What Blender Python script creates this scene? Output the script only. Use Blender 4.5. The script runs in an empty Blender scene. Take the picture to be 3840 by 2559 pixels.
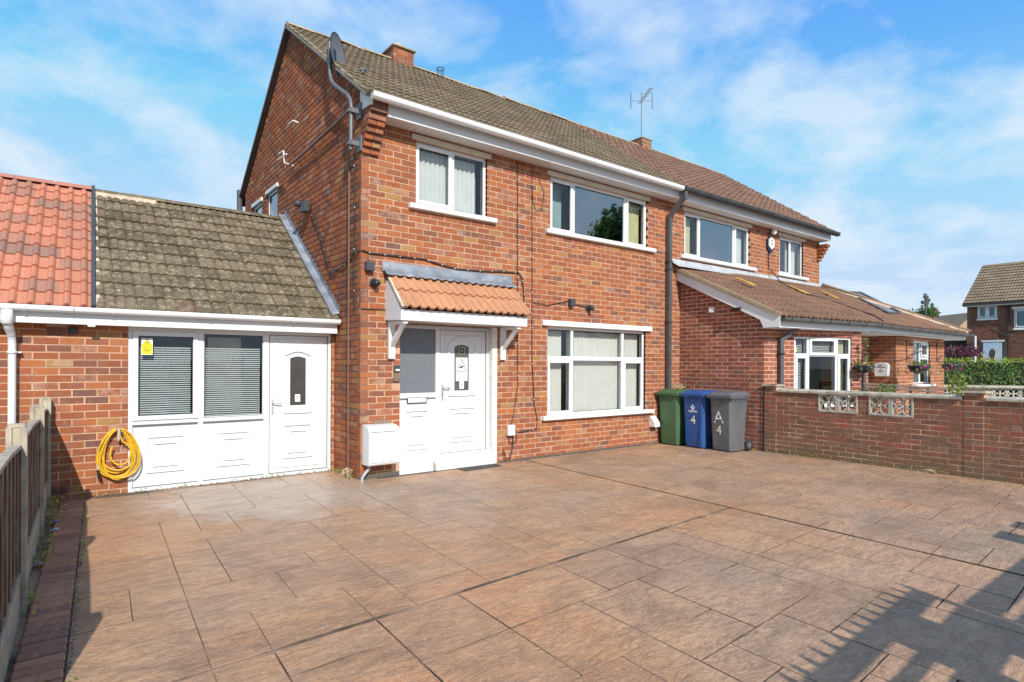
import bpy, bmesh, math, random
from mathutils import Vector, Matrix, noise
random.seed(7)
S = bpy.context.scene
COL = S.collection
# ------------------------------------------------------------------ camera, world, sun, exposure
CAMP = Vector((-3.1408, -7.2930, 1.5204))
cd = bpy.data.cameras.new('camera')
cam = bpy.data.objects.new('camera', cd); COL.objects.link(cam); S.camera = cam
cd.sensor_width = 36.0
cd.lens = 2218.69/3840*36
cd.shift_y = (1367.12-1279.5)/3840
cd.clip_end = 2000
cam.matrix_world = (Matrix.Translation(CAMP) @ Matrix.Rotation(-0.657378, 4, 'Z')
                    @ Matrix.Rotation(math.pi/2-0.001274, 4, 'X') @ Matrix.Rotation(0.0047606, 4, 'Z'))
SUNT = Vector((0.37, 1.40, -1.0)).normalized()       # the way the light travels
sd = bpy.data.lights.new('sun', 'SUN'); sun = bpy.data.objects.new('sun', sd); COL.objects.link(sun)
sd.energy = 4.9; sd.angle = math.radians(0.5); sd.color = (1.0, 0.95, 0.87)
sun.rotation_euler = SUNT.to_track_quat('-Z', 'Y').to_euler(); sun.location = (-10, -30, 25)
W = bpy.data.worlds.new('World'); S.world = W; W.use_nodes = True
wn = W.node_tree.nodes; wl = W.node_tree.links
wn.clear()
wo = wn.new('ShaderNodeOutputWorld'); bg = wn.new('ShaderNodeBackground'); sky = wn.new('ShaderNodeTexSky')
sky.sky_type = 'NISHITA'; sky.sun_disc = False
sky.sun_elevation = math.asin(-SUNT.z)
sky.sun_rotation = math.atan2(-SUNT.x, -SUNT.y)
sky.air_density = 1.0; sky.dust_density = 0.6; sky.ozone_density = 2.5
tc = wn.new('ShaderNodeTexCoord'); sep = wn.new('ShaderNodeSeparateXYZ'); wl.new(tc.outputs['Generated'], sep.inputs[0])
zc = wn.new('ShaderNodeMath'); zc.operation = 'MAXIMUM'; zc.inputs[1].default_value = 0.02; wl.new(sep.outputs[2], zc.inputs[0])
za = wn.new('ShaderNodeMath'); za.operation = 'ADD'; za.inputs[1].default_value = 0.30; wl.new(zc.outputs[0], za.inputs[0])
dv = wn.new('ShaderNodeVectorMath'); dv.operation = 'DIVIDE'; wl.new(tc.outputs['Generated'], dv.inputs[0])
cmbz = wn.new('ShaderNodeCombineXYZ')
for i in range(3): wl.new(za.outputs[0], cmbz.inputs[i])
wl.new(cmbz.outputs[0], dv.inputs[1])
cn = wn.new('ShaderNodeTexNoise'); cn.inputs['Scale'].default_value = 4.2; cn.inputs['Detail'].default_value = 8.0; cn.inputs['Roughness'].default_value = 0.56
cn.inputs['Distortion'].default_value = 0.25; wl.new(dv.outputs[0], cn.inputs['Vector'])
cr = wn.new('ShaderNodeValToRGB'); cr.color_ramp.elements[0].position = 0.42; cr.color_ramp.elements[1].position = 0.66
cr.color_ramp.elements[0].color = (0.0, 0.0, 0.0, 1); cr.color_ramp.elements[1].color = (0.72, 0.72, 0.72, 1)
wl.new(cn.outputs['Fac'], cr.inputs[0])
hz = wn.new('ShaderNodeMapRange'); hz.inputs['From Min'].default_value = 0.0; hz.inputs['From Max'].default_value = 0.42
hz.inputs['To Min'].default_value = 0.62; hz.inputs['To Max'].default_value = 0.0; wl.new(zc.outputs[0], hz.inputs['Value'])
mxf = wn.new('ShaderNodeMath'); mxf.operation = 'ADD'; mxf.use_clamp = True; wl.new(cr.outputs[0], mxf.inputs[0]); wl.new(hz.outputs[0], mxf.inputs[1])
sm = wn.new('ShaderNodeMix'); sm.data_type = 'RGBA'
tint = wn.new('ShaderNodeMix'); tint.data_type = 'RGBA'; tint.blend_type = 'MULTIPLY'; tint.inputs[0].default_value = 1.0
tint.inputs[7].default_value = (1.45, 2.65, 3.35, 1); wl.new(sky.outputs[0], tint.inputs[6])
lim = wn.new('ShaderNodeMix'); lim.data_type = 'RGBA'; lim.blend_type = 'DARKEN'; lim.inputs[0].default_value = 1.0; lim.inputs[7].default_value = (4.7, 7.0, 10.4, 1); wl.new(tint.outputs[2], lim.inputs[6])
wl.new(lim.outputs[2], sm.inputs[6]); sm.inputs[7].default_value = (7.8, 9.3, 10.8, 1); wl.new(mxf.outputs[0], sm.inputs[0])
wl.new(sm.outputs[2], bg.inputs[0]); bg.inputs[1].default_value = 0.09; wl.new(bg.outputs[0], wo.inputs[0])
S.view_settings.view_transform = 'Standard'; S.view_settings.look = 'None'; S.view_settings.gamma = 1.0
S.view_settings.use_curve_mapping = False
S.view_settings.exposure = 0.02
S.cycles.max_bounces = 8; S.cycles.transparent_max_bounces = 12

# ------------------------------------------------------------------ materials
def nodes(name):
    m = bpy.data.materials.new(name); m.use_nodes = True
    nt = m.node_tree; b = nt.nodes['Principled BSDF']
    return m, nt, b
def noi(nt, vec, scale, detail=3, rough=0.5, dist=0.0):
    n = nt.nodes.new('ShaderNodeTexNoise'); n.inputs['Scale'].default_value = scale; n.inputs['Detail'].default_value = detail
    n.inputs['Roughness'].default_value = rough; n.inputs['Distortion'].default_value = dist
    if vec is not None: nt.links.new(vec, n.inputs['Vector'])
    return n.outputs['Fac']
def ramp(nt, fac, stops, interp='LINEAR'):
    r = nt.nodes.new('ShaderNodeValToRGB'); r.color_ramp.interpolation = interp
    e = r.color_ramp.elements
    while len(e) > 1: e.remove(e[0])
    e[0].position = stops[0][0]; c = stops[0][1]; e[0].color = (c, c, c, 1) if isinstance(c, (int, float)) else (*c, 1)
    for p, c in stops[1:]:
        q = e.new(p); q.color = (c, c, c, 1) if isinstance(c, (int, float)) else (*c, 1)
    nt.links.new(fac, r.inputs[0]); return r.outputs[0]
def mix(nt, fac, a, b, mode='MIX'):
    m = nt.nodes.new('ShaderNodeMix'); m.data_type = 'RGBA'; m.blend_type = mode
    for sock, v in ((m.inputs[0], fac), (m.inputs[6], a), (m.inputs[7], b)):
        if isinstance(v, bpy.types.NodeSocket): nt.links.new(v, sock)
        elif isinstance(v, (int, float)): sock.default_value = v
        else: sock.default_value = (*v, 1)
    return m.outputs[2]
def mth(nt, op, a, b=None, clamp=False):
    m = nt.nodes.new('ShaderNodeMath'); m.operation = op; m.use_clamp = clamp
    for i, v in enumerate((a, b)):
        if v is None: continue
        if isinstance(v, bpy.types.NodeSocket): nt.links.new(v, m.inputs[i])
        else: m.inputs[i].default_value = v
    return m.outputs[0]
def geo(nt): return nt.nodes.new('ShaderNodeNewGeometry')
def rnd(nt, g):
    oi = nt.nodes.new('ShaderNodeObjectInfo')
    return mth(nt, 'FRACT', mth(nt, 'ADD', oi.outputs['Random'], g.outputs['Random Per Island']))
def bump(nt, b, h, strength=0.3, dist=0.01):
    n = nt.nodes.new('ShaderNodeBump'); n.inputs['Strength'].default_value = strength; n.inputs['Distance'].default_value = dist
    nt.links.new(h, n.inputs['Height']); nt.links.new(n.outputs[0], b.inputs['Normal'])
def scaled(nt, v, s):
    m = nt.nodes.new('ShaderNodeMapping'); m.inputs['Scale'].default_value = s; nt.links.new(v, m.inputs['Vector']); return m.outputs[0]

def plain(name, col, rough=0.5, metal=0.0, var=0.12, nscale=6.0, bstr=0.0, spec=0.5, dirt=None):
    m, nt, b = nodes(name); g = geo(nt); P = g.outputs['Position']
    f = noi(nt, P, nscale, 4)
    lo = tuple(c*(1-var) for c in col); hi = tuple(min(1, c*(1+var)) for c in col)
    c = mix(nt, ramp(nt, f, [(0.35, 0), (0.65, 1)]), lo, hi)
    if dirt:
        d = noi(nt, P, dirt[1], 5, 0.65); c = mix(nt, ramp(nt, d, [(dirt[2], 0), (dirt[2]+0.14, dirt[3])]), c, dirt[0])
    nt.links.new(c, b.inputs['Base Color']); b.inputs['Roughness'].default_value = rough; b.inputs['Metallic'].default_value = metal
    b.inputs['Specular IOR Level'].default_value = spec
    if bstr: bump(nt, b, noi(nt, P, nscale*12, 3), bstr, 0.004)
    return m

def brick_mat(name, stops, bloom=0.35, low=None, val=1.0):
    m, nt, b = nodes(name); g = geo(nt); P = g.outputs['Position']
    r = rnd(nt, g)
    stops = [(p, tuple(x*val for x in c)) for p, c in stops]
    c = ramp(nt, r, stops, 'CONSTANT')
    # shade within a brick, offset per brick so neighbours differ
    vm = nt.nodes.new('ShaderNodeVectorMath'); vm.operation = 'ADD'; nt.links.new(P, vm.inputs[0])
    cx = nt.nodes.new('ShaderNodeCombineXYZ'); rr = mth(nt, 'MULTIPLY', r, 37.0); nt.links.new(rr, cx.inputs[0]); nt.links.new(rr, cx.inputs[1]); nt.links.new(cx.outputs[0], vm.inputs[1])
    V = vm.outputs[0]
    f = noi(nt, V, 9, 4, 0.6)
    c = mix(nt, ramp(nt, f, [(0.3, 0.55), (0.5, 0.0)]), c, tuple(x*0.42*val for x in (0.62, 0.42, 0.36)))
    c = mix(nt, ramp(nt, noi(nt, V, 14, 3, 0.6), [(0.55, 0.0), (0.75, 0.5)]), c, tuple(x*val for x in (0.60, 0.26, 0.13)))
    # pale bloom on some bricks
    r2 = mth(nt, 'FRACT', mth(nt, 'MULTIPLY', r, 17.3))
    pb = ramp(nt, r2, [(0.80, 0), (0.9, 1)])
    c = mix(nt, mth(nt, 'MULTIPLY', mth(nt, 'MULTIPLY', pb, ramp(nt, noi(nt, V, 8, 4, 0.7), [(0.42, 0), (0.62, 1)])), bloom*1.8), c, tuple(x*val for x in (0.58, 0.42, 0.33)))
    c = mix(nt, ramp(nt, noi(nt, V, 90, 2, 0.7), [(0.3, 0.45), (0.55, 0)]), c, tuple(x*0.25*val for x in (0.6, 0.4, 0.3)))
    c = mix(nt, ramp(nt, noi(nt, P, .9, 4, .6), [(.42, .28), (.6, 0)]), c, tuple(x*val for x in (.24, .10, .065)))
    if low:
        s = nt.nodes.new('ShaderNodeSeparateXYZ'); nt.links.new(P, s.inputs[0])
        zf = mth(nt, 'ADD', s.outputs[2], mth(nt, 'MULTIPLY', noi(nt, P, 2.2, 3), 0.5))
        c = mix(nt, ramp(nt, zf, [(0.28, low[1]), (0.28+low[2], 0)]), c, low[0])
    nt.links.new(c, b.inputs['Base Color']); b.inputs['Roughness'].default_value = 0.95
    b.inputs['Specular IOR Level'].default_value = 0.12
    bump(nt, b, mth(nt, 'ADD', noi(nt, V, 60, 4, 0.7), noi(nt, scaled(nt, V, (12, 12, 40)), 3, 3)), 0.55, 0.006)
    return m
RB = [(0, (.43, .130, .050)), (.13, (.37, .108, .047)), (.27, (.49, .160, .058)), (.38, (.31, .096, .052)), (.47, (.43, .125, .050)),
      (.60, (.25, .098, .066)), (.66, (.50, .175, .062)), (.74, (.38, .125, .054)), (.84, (.45, .24, .085)), (.885, (.35, .108, .050)), (.962, (.20, .098, .078))]
M_brick = brick_mat('red_multi_brick', RB, 0.3, val=.92)
EB = [(0, (.27, .075, .048)), (.2, (.36, .10, .06)), (.4, (.26, .075, .055)), (.6, (.40, .12, .065)), (.8, (.32, .09, .055)), (.93, (.22, .08, .06))]
M_ebrick = brick_mat('extension_brick', EB, 0.12, val=1.0)
LB = [(0, (.26, .108, .062)), (.2, (.29, .112, .066)), (.38, (.22, .10, .06)), (.55, (.34, .10, .06)), (.66, (.21, .112, .064)), (.82, (.26, .12, .07)), (.93, (.17, .092, .062))]
M_lbrick = brick_mat('boundary_brick', LB, 0.15, low=((.17, .14, .08), 0.6, 0.4))
M_dbrick = brick_mat('kerb_paver', [(0, (.44, .22, .15)), (.3, (.52, .26, .17)), (.6, (.36, .19, .14)), (.8, (.56, .28, .18))], 0.15)
M_farbrick = brick_mat('far_brick', [(0, (.16, .065, .045)), (.3, (.21, .085, .055)), (.6, (.13, .06, .045)), (.85, (.25, .11, .07))], 0.1)
M_mortar = plain('mortar', (.50, .32, .21), 0.95, var=.2, nscale=5, bstr=.3, spec=.2)
M_mortar_g = plain('joint_shade_mortar', (.22, .14, .10), 0.95, var=.25, nscale=5, bstr=.3, spec=.2)  # gable mortar darkened: the shadow in its joints is put into the colour
M_mortar_e = plain('pale_mortar', (.62, .42, .30), 0.95, var=.12, nscale=5, spec=.2)
M_mortar_l = plain('old_mortar', (.52, .36, .25), 0.95, var=.3, nscale=4, spec=.2, dirt=((.16, .13, .10), 3, .5, .8))
M_pvc = plain('white_upvc', (.73, .74, .75), 0.28, var=.02, nscale=2, dirt=((.60, .57, .50), 3.5, .60, .35))
M_paint = plain('white_paint', (.75, .75, .74), 0.6, var=.05, nscale=5, bstr=.15, dirt=((.50, .46, .40), 9, .64, .6))
M_cream = plain('cream_concrete', (.60, .54, .44), .8, var=.1, nscale=6)
M_jamb = plain('painted_brick', (.78, .75, .70), 0.7, var=.06, nscale=9, bstr=.3, dirt=((.55, .45, .36), 6, .6, .5))
M_grey = plain('grey_pvc', (.085, .085, .09), 0.35, var=.15, nscale=5)
M_greyl = plain('weathered_grey_pvc', (.085, .083, .083), 0.5, var=.15, nscale=5)
M_gut = plain('black_gutter', (.05, .05, .052), .55, spec=.3)
M_black = plain('black_plastic', (.02, .02, .022), 0.4)
M_dgrey = plain('charcoal_plastic', (.055, .058, .065), 0.45)
M_brown = plain('brown_conduit', (.17, .105, .075), 0.5)
M_steel = plain('galvanised_steel', (.15, .16, .17), 0.5, 0.3, var=.12, nscale=20)
M_dish = plain('grey_dish', (.14, .145, .16), 0.5)
M_lead = plain('lead_sheet', (.24, .265, .30), 0.5, 0.1, var=.25, nscale=4, bstr=.15, dirt=((.46, .48, .50), 5, .55, .6))
M_conc = plain('concrete', (.44, .40, .32), 0.9, var=.2, nscale=7, bstr=.4, dirt=((.20, .18, .13), 6, .5, .75))
M_block = plain('screen_block_concrete', (.52, .47, .39), 0.9, var=.12, nscale=8, bstr=.3, dirt=((.28, .25, .19), 5, .6, .6))
M_post = plain('fence_concrete', (.40, .34, .26), 0.9, var=.2, nscale=9, bstr=.4, dirt=((.25, .21, .15), 8, .56, .8))
M_soil = plain('soil', (.05, .038, .026), 0.95, var=.5, nscale=25, bstr=1.0)
M_gapshade = plain('gap_shade_grey', (.16, .16, .165), .7)  # dark grey standing for shade in the gaps round leaves and panels
M_inside = plain('room_wall', (.34, .33, .30), 0.9)
M_dark = plain('dark_void', (.02, .02, .02), 0.9)
M_slat = plain('blind_fabric', (.86, .86, .82), 0.8, var=.03)
M_slatb = plain('blue_white_fabric', (.80, .84, .84), 0.8, var=.04)
M_venet = plain('venetian_slat', (.74, .77, .77), 0.45, var=.04)
M_curtain = plain('cream_curtain', (.72, .68, .42), 0.9, var=.1)
M_purple = plain('lilac_curtain', (.40, .32, .55), 0.9)
M_wire = plain('wire_black', (.035, .03, .03), 0.5)
M_yel = plain('yellow_hose', (.70, .40, .02), 0.4, var=.15, nscale=30, dirt=((.35, .2, .04), 12, .58, .5))
M_ybr = plain('ochre_metal', (.62, .36, .06), .7)
M_ysign = plain('yellow_sign', (.90, .74, .01), 0.5, var=.01)
M_wsign = plain('white_sign', (.85, .85, .84), 0.5, var=.01)
M_ink = plain('black_ink', (.015, .015, .015), 0.6)
M_gold = plain('brass', (.60, .42, .20), 0.35, 0.6)
M_grnbin = plain('green_bin_plastic', (.055, .125, .055), 0.5, var=.12, nscale=4, dirt=((.16, .25, .12), 7, .62, .4))
M_blubin = plain('blue_bin_plastic', (.018, .075, .26), 0.5, var=.12, nscale=4, dirt=((.10, .18, .36), 9, .64, .3))
M_grybin = plain('grey_bin_plastic', (.115, .12, .13), 0.5, var=.12, nscale=4, dirt=((.2, .19, .17), 8, .62, .4))
M_rubber = plain('rubber', (.03, .03, .03), 0.8)
M_mat = plain('rubber_mat', (.055, .05, .052), 0.85, var=.3, nscale=40, bstr=.5)
M_terr = plain('red_paint_flower', (.55, .05, .03), 0.6)
M_pink = plain('pink_petal', (.70, .10, .42), 0.6)
M_lampw = plain('lamp_white', (.8, .8, .8), .4)
M_fdoor = plain('pale_blue_door', (.42, .56, .68), 0.45, var=.03)
M_ground = plain('ground_mix', (.16, .15, .11), 0.95, var=.3, nscale=.6)
M_pale = plain('pale_concrete', (.62, .58, .52), 0.9, var=.12, nscale=2)

def glass_mat(name, tint, refl=0.12, rough=0.01, trans=0.9):
    m, nt, b = nodes(name); nt.nodes.remove(b)
    o = nt.nodes['Material Output']
    t = nt.nodes.new('ShaderNodeBsdfTransparent'); t.inputs[0].default_value = (*[x*trans for x in tint], 1)
    g = nt.nodes.new('ShaderNodeBsdfGlossy'); g.inputs['Roughness'].default_value = rough; g.inputs['Color'].default_value = (.95, .97, 1, 1)
    fr = nt.nodes.new('ShaderNodeLayerWeight'); fr.inputs['Blend'].default_value = .5
    a = mth(nt, 'ADD', mth(nt, 'POWER', fr.outputs['Facing'], 4.0), refl, True)
    gg = geo(nt); n = noi(nt, gg.outputs['Position'], 1.3, 2)
    bp = nt.nodes.new('ShaderNodeBump'); bp.inputs['Strength'].default_value = .05; bp.inputs['Distance'].default_value = .02
    nt.links.new(n, bp.inputs['Height']); nt.links.new(bp.outputs[0], g.inputs['Normal'])
    mx = nt.nodes.new('ShaderNodeMixShader'); nt.links.new(a, mx.inputs[0]); nt.links.new(t.outputs[0], mx.inputs[1]); nt.links.new(g.outputs[0], mx.inputs[2])
    nt.links.new(mx.outputs[0], o.inputs[0]); return m
M_glass = glass_mat('window_glass', (.96, .97, .96), .035)
M_glassr = glass_mat('reflective_glass', (.35, .42, .46), .27)
M_glassd = glass_mat('screen_glass', (.93, .95, .95), .04)
M_sky_roof = glass_mat('rooflight_glass', (.2, .22, .25), .10)
m, nt, b = nodes('obscured_glass'); g = geo(nt)
c = mix(nt, ramp(nt, noi(nt, g.outputs['Position'], 45, 3), [(.3, 0), (.7, 1)]), (.14, .155, .175), (.18, .20, .22))
nt.links.new(c, b.inputs['Base Color']); b.inputs['Roughness'].default_value = .22; bump(nt, b, noi(nt, g.outputs['Position'], 130, 2), .6, .004); M_obs = m

def tile_mat(name, stops, moss, lichen, spots=.0, mossc=(.14, .12, .06), lichc=(.55, .50, .38), bs=.5):
    m, nt, b = nodes(name); g = geo(nt); P = g.outputs['Position']
    r = rnd(nt, g); c = ramp(nt, r, stops)
    c = mix(nt, ramp(nt, noi(nt, P, 1.6, 4, .6), [(.4, 0), (.68, moss)]), c, mossc)
    c = mix(nt, ramp(nt, noi(nt, P, 11, 5, .7), [(.5, 0), (.66, lichen)]), c, lichc)
    c = mix(nt, ramp(nt, noi(nt, P, 38, 3, .7), [(.28, .5), (.48, 0)]), c, tuple(x*.35 for x in stops[0][1]))
    if spots:
        v = nt.nodes.new('ShaderNodeTexVoronoi'); v.inputs['Scale'].default_value = 5.5; v.inputs['Randomness'].default_value = 1; nt.links.new(P, v.inputs['Vector'])
        d = mth(nt, 'ADD', v.outputs['Distance'], mth(nt, 'MULTIPLY', noi(nt, P, 55, 2), .22))
        s2 = nt.nodes.new('ShaderNodeSeparateColor'); nt.links.new(v.outputs['Color'], s2.inputs[0])
        k = mth(nt, 'MULTIPLY', ramp(nt, d, [(.15, 1), (.21, 0)]), ramp(nt, s2.outputs[0], [(.45, 0), (.5, 1)]))
        c = mix(nt, mth(nt, 'MULTIPLY', k, spots), c, (.66, .66, .60))
    nt.links.new(c, b.inputs['Base Color']); b.inputs['Roughness'].default_value = .92; b.inputs['Specular IOR Level'].default_value = .2
    bump(nt, b, mth(nt, 'ADD', noi(nt, P, 45, 4, .7), noi(nt, P, 160, 2)), bs, .008)
    return m
M_tgrey = tile_mat('weathered_tile', [(0, (.12, .094, .06)), (.4, (.165, .13, .084)), (.8, (.215, .17, .112)), (.97, (.19, .15, .098)), (1, (.24, .13, .10))], .55, .7, 1.0, (.10, .082, .046), (.42, .35, .24))
M_troof = tile_mat('main_roof_tile', [(0, (.17, .125, .082)), (.5, (.205, .155, .105)), (1, (.24, .185, .128))], .35, .3, .55, (.13, .105, .065), (.34, .28, .2))
M_tred = tile_mat('terracotta_new_tile', [(0, (.47, .19, .12)), (.4, (.53, .215, .135)), (.74, (.57, .235, .15)), (.76, (.30, .17, .13)), (1, (.42, .20, .14))], .0, .0, .25, bs=.15)
M_tnred = tile_mat('brown_red_tile', [(0, (.165, .092, .064)), (.5, (.205, .115, .078)), (1, (.24, .132, .09))], .3, .2, .3, (.18, .13, .09), (.42, .34, .24))
M_text = tile_mat('extension_roof_tile', [(0, (.215, .115, .075)), (.5, (.25, .135, .088)), (1, (.285, .155, .10))], .5, .15, .25, (.17, .12, .085), (.42, .30, .22))
M_tcan = tile_mat('orange_canopy_tile', [(0, (.53, .255, .135)), (.5, (.58, .285, .15)), (1, (.49, .23, .125))], .45, .35, .1, (.29, .165, .11), (.50, .33, .22), bs=.3)
M_tfar = tile_mat('far_roof_tile', [(0, (.22, .16, .11)), (.5, (.26, .19, .13)), (1, (.30, .23, .155))], .3, .1, 0)
M_ridge = tile_mat('ridge_mortar', [(0, (.44, .34, .22)), (.5, (.46, .36, .24)), (1, (.34, .26, .17))], .4, .6, .3, (.22, .18, .10), (.56, .47, .34))
M_ridger = tile_mat('red_ridge_tile', [(0, (.42, .19, .14)), (1, (.48, .21, .15))], 0, 0, 0)
M_hipm = plain('cream_mortar', (.62, .50, .38), .9, var=.15, nscale=8, bstr=.4)

# stamped concrete
m, nt, b = nodes('stamped_concrete'); g = geo(nt); P = g.outputs['Position']
r = rnd(nt, g)
vo = nt.nodes.new('ShaderNodeVectorMath'); vo.operation = 'ADD'; nt.links.new(P, vo.inputs[0])
cx = nt.nodes.new('ShaderNodeCombineXYZ'); nt.links.new(mth(nt, 'MULTIPLY', r, 31.0), cx.inputs[0]); nt.links.new(mth(nt, 'MULTIPLY', r, 53.0), cx.inputs[1]); nt.links.new(cx.outputs[0], vo.inputs[1])
Q = scaled(nt, vo.outputs[0], (1.0, 2.6, 1))
big = noi(nt, P, .42, 3, .55, .5)
c = ramp(nt, big, [(.36, (.60, .30, .155)), (.46, (.56, .33, .205)), (.56, (.48, .325, .235)), (.66, (.43, .31, .24))])
c = mix(nt, ramp(nt, noi(nt, scaled(nt, P, (1, 1.8, 1)), 1.1, 5, .6, .7), [(.42, 0), (.60, .7)]), c, (.62, .39, .24))
c = mix(nt, ramp(nt, noi(nt, scaled(nt, P, (1, 1.9, 1)), 1.7, 5, .68, 1.0), [(.48, 0), (.62, .55)]), c, (.30, .20, .145))
c = mix(nt, ramp(nt, noi(nt, P, .75, 5, .62, .9), [(.50, 0), (.66, .62)]), c, (.27, .165, .11))
c = mix(nt, ramp(nt, noi(nt, scaled(nt, P, (1, 1, 1)), .5, 3, .5, .4), [(.30, .5), (.46, 0)]), c, (.60, .285, .15))
sp = nt.nodes.new('ShaderNodeSeparateXYZ'); nt.links.new(P, sp.inputs[0])
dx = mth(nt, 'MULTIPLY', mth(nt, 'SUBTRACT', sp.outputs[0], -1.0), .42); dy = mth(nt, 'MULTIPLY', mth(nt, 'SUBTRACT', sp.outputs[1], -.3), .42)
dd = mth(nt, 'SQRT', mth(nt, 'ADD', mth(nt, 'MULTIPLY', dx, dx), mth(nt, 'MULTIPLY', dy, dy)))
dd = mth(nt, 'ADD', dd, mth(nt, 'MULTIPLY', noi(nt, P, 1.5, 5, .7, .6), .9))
c = mix(nt, ramp(nt, dd, [(.7, .75), (1.5, 0)]), c, (.56, .47, .40))  # worn pale patch, with the white doors' sheen painted into it
c = mix(nt, ramp(nt, noi(nt, Q, 4, 6, .72, 1.6), [(.48, 0), (.54, .5), (.58, 0)]), c, (.17, .105, .075))
c = mix(nt, ramp(nt, noi(nt, Q, 7, 5, .75, 1.2), [(.57, 0), (.68, .4)]), c, (.66, .45, .30))
c = mix(nt, 1.0, c, (.93, .90, .82), 'MULTIPLY')
c = mix(nt, mth(nt, 'MULTIPLY', r, .22), c, (.30, .19, .14))
c = mix(nt, ramp(nt, noi(nt, P, 14, 6, .8, .5), [(.50, 0), (.62, .22)]), c, (.24, .155, .11))
c = mix(nt, ramp(nt, noi(nt, P, 30, 5, .8), [(.56, 0), (.66, .45)]), c, (.74, .54, .38))
nt.links.new(c, b.inputs['Base Color'])
h1 = noi(nt, Q, 3.2, 7, .68, 1.8); h2 = noi(nt, scaled(nt, vo.outputs[0], (1, 2, 1)), 22, 3, .6, .6)
hh = mth(nt, 'ADD', ramp(nt, h1, [(.3, 0), (.46, .5), (.5, .55), (.53, .8), (.7, 1)]), mth(nt, 'MULTIPLY', h2, .18))
bump(nt, b, hh, .6, .012)
nt.links.new(ramp(nt, noi(nt, P, 2.2, 3), [(.3, .42), (.7, .62)]), b.inputs['Roughness']); b.inputs['Specular IOR Level'].default_value = .3
nt.links.new(mth(nt, 'MULTIPLY', ramp(nt, dd, [(.9, .75), (3.0, .10)]), ramp(nt, noi(nt, P, 1.1, 4, .6), [(.35, .5), (.62, 1)])), b.inputs['Coat Weight']); nt.links.new(ramp(nt, noi(nt, P, 2.6, 4, .6), [(.35, .24), (.65, .42)]), b.inputs['Coat Roughness']); b.inputs['Coat IOR'].default_value = 1.45
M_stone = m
M_joint = plain('stamped_joint', (.13, .088, .062), .95, var=.3, nscale=8, dirt=((.36, .235, .165), 1.6, .46, .9))
# fence boards
m, nt, b = nodes('fence_timber'); g = geo(nt); P = g.outputs['Position']; r = rnd(nt, g)
c = ramp(nt, r, [(0, (.085, .048, .028)), (.5, (.125, .07, .04)), (1, (.165, .095, .055))])
c = mix(nt, ramp(nt, noi(nt, scaled(nt, P, (30, 30, 2.2)), 1.5, 5, .7), [(.5, 0), (.68, .8)]), c, (.40, .33, .27))
nt.links.new(c, b.inputs['Base Color']); b.inputs['Roughness'].default_value = .9; bump(nt, b, noi(nt, scaled(nt, P, (40, 40, 3)), 1.5, 4), .6, .006); M_wood = m

def leaf_mat(name, stops, rough=.5, tr=.3):
    m, nt, b = nodes(name); g = geo(nt)
    c = ramp(nt, g.outputs['Random Per Island'], stops)
    c = mix(nt, ramp(nt, noi(nt, g.outputs['Position'], 1.2, 3), [(.35, 0), (.65, .45)]), c, tuple(x*.55 for x in stops[0][1]))
    nt.links.new(c, b.inputs['Base Color']); b.inputs['Roughness'].default_value = rough
    o = nt.nodes['Material Output']; t = nt.nodes.new('ShaderNodeBsdfTranslucent'); nt.links.new(c, t.inputs[0])
    ms = nt.nodes.new('ShaderNodeMixShader'); ms.inputs[0].default_value = tr; nt.links.new(b.outputs[0], ms.inputs[1]); nt.links.new(t.outputs[0], ms.inputs[2]); nt.links.new(ms.outputs[0], o.inputs[0])
    return m
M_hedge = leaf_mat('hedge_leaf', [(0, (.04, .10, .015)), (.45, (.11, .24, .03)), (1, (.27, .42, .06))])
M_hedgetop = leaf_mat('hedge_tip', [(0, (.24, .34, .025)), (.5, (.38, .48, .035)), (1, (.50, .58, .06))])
M_tree = leaf_mat('tree_leaf', [(0, (.06, .13, .03)), (.5, (.11, .21, .05)), (1, (.17, .28, .08))], tr=.5)
M_plum = leaf_mat('purple_leaf', [(0, (.08, .015, .035)), (.5, (.16, .03, .06)), (1, (.24, .06, .09))])
M_plant = leaf_mat('plant_leaf', [(0, (.08, .16, .03)), (.5, (.16, .26, .05)), (1, (.30, .36, .14))])
M_weed = leaf_mat('weed_leaf', [(0, (.22, .30, .05)), (.5, (.35, .42, .08)), (1, (.50, .42, .10))])
M_bark = plain('bark', (.16, .12, .085), .95, var=.3, nscale=9, bstr=.6)
M_straw = plain('dead_stem', (.50, .40, .24), .9)

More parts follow.
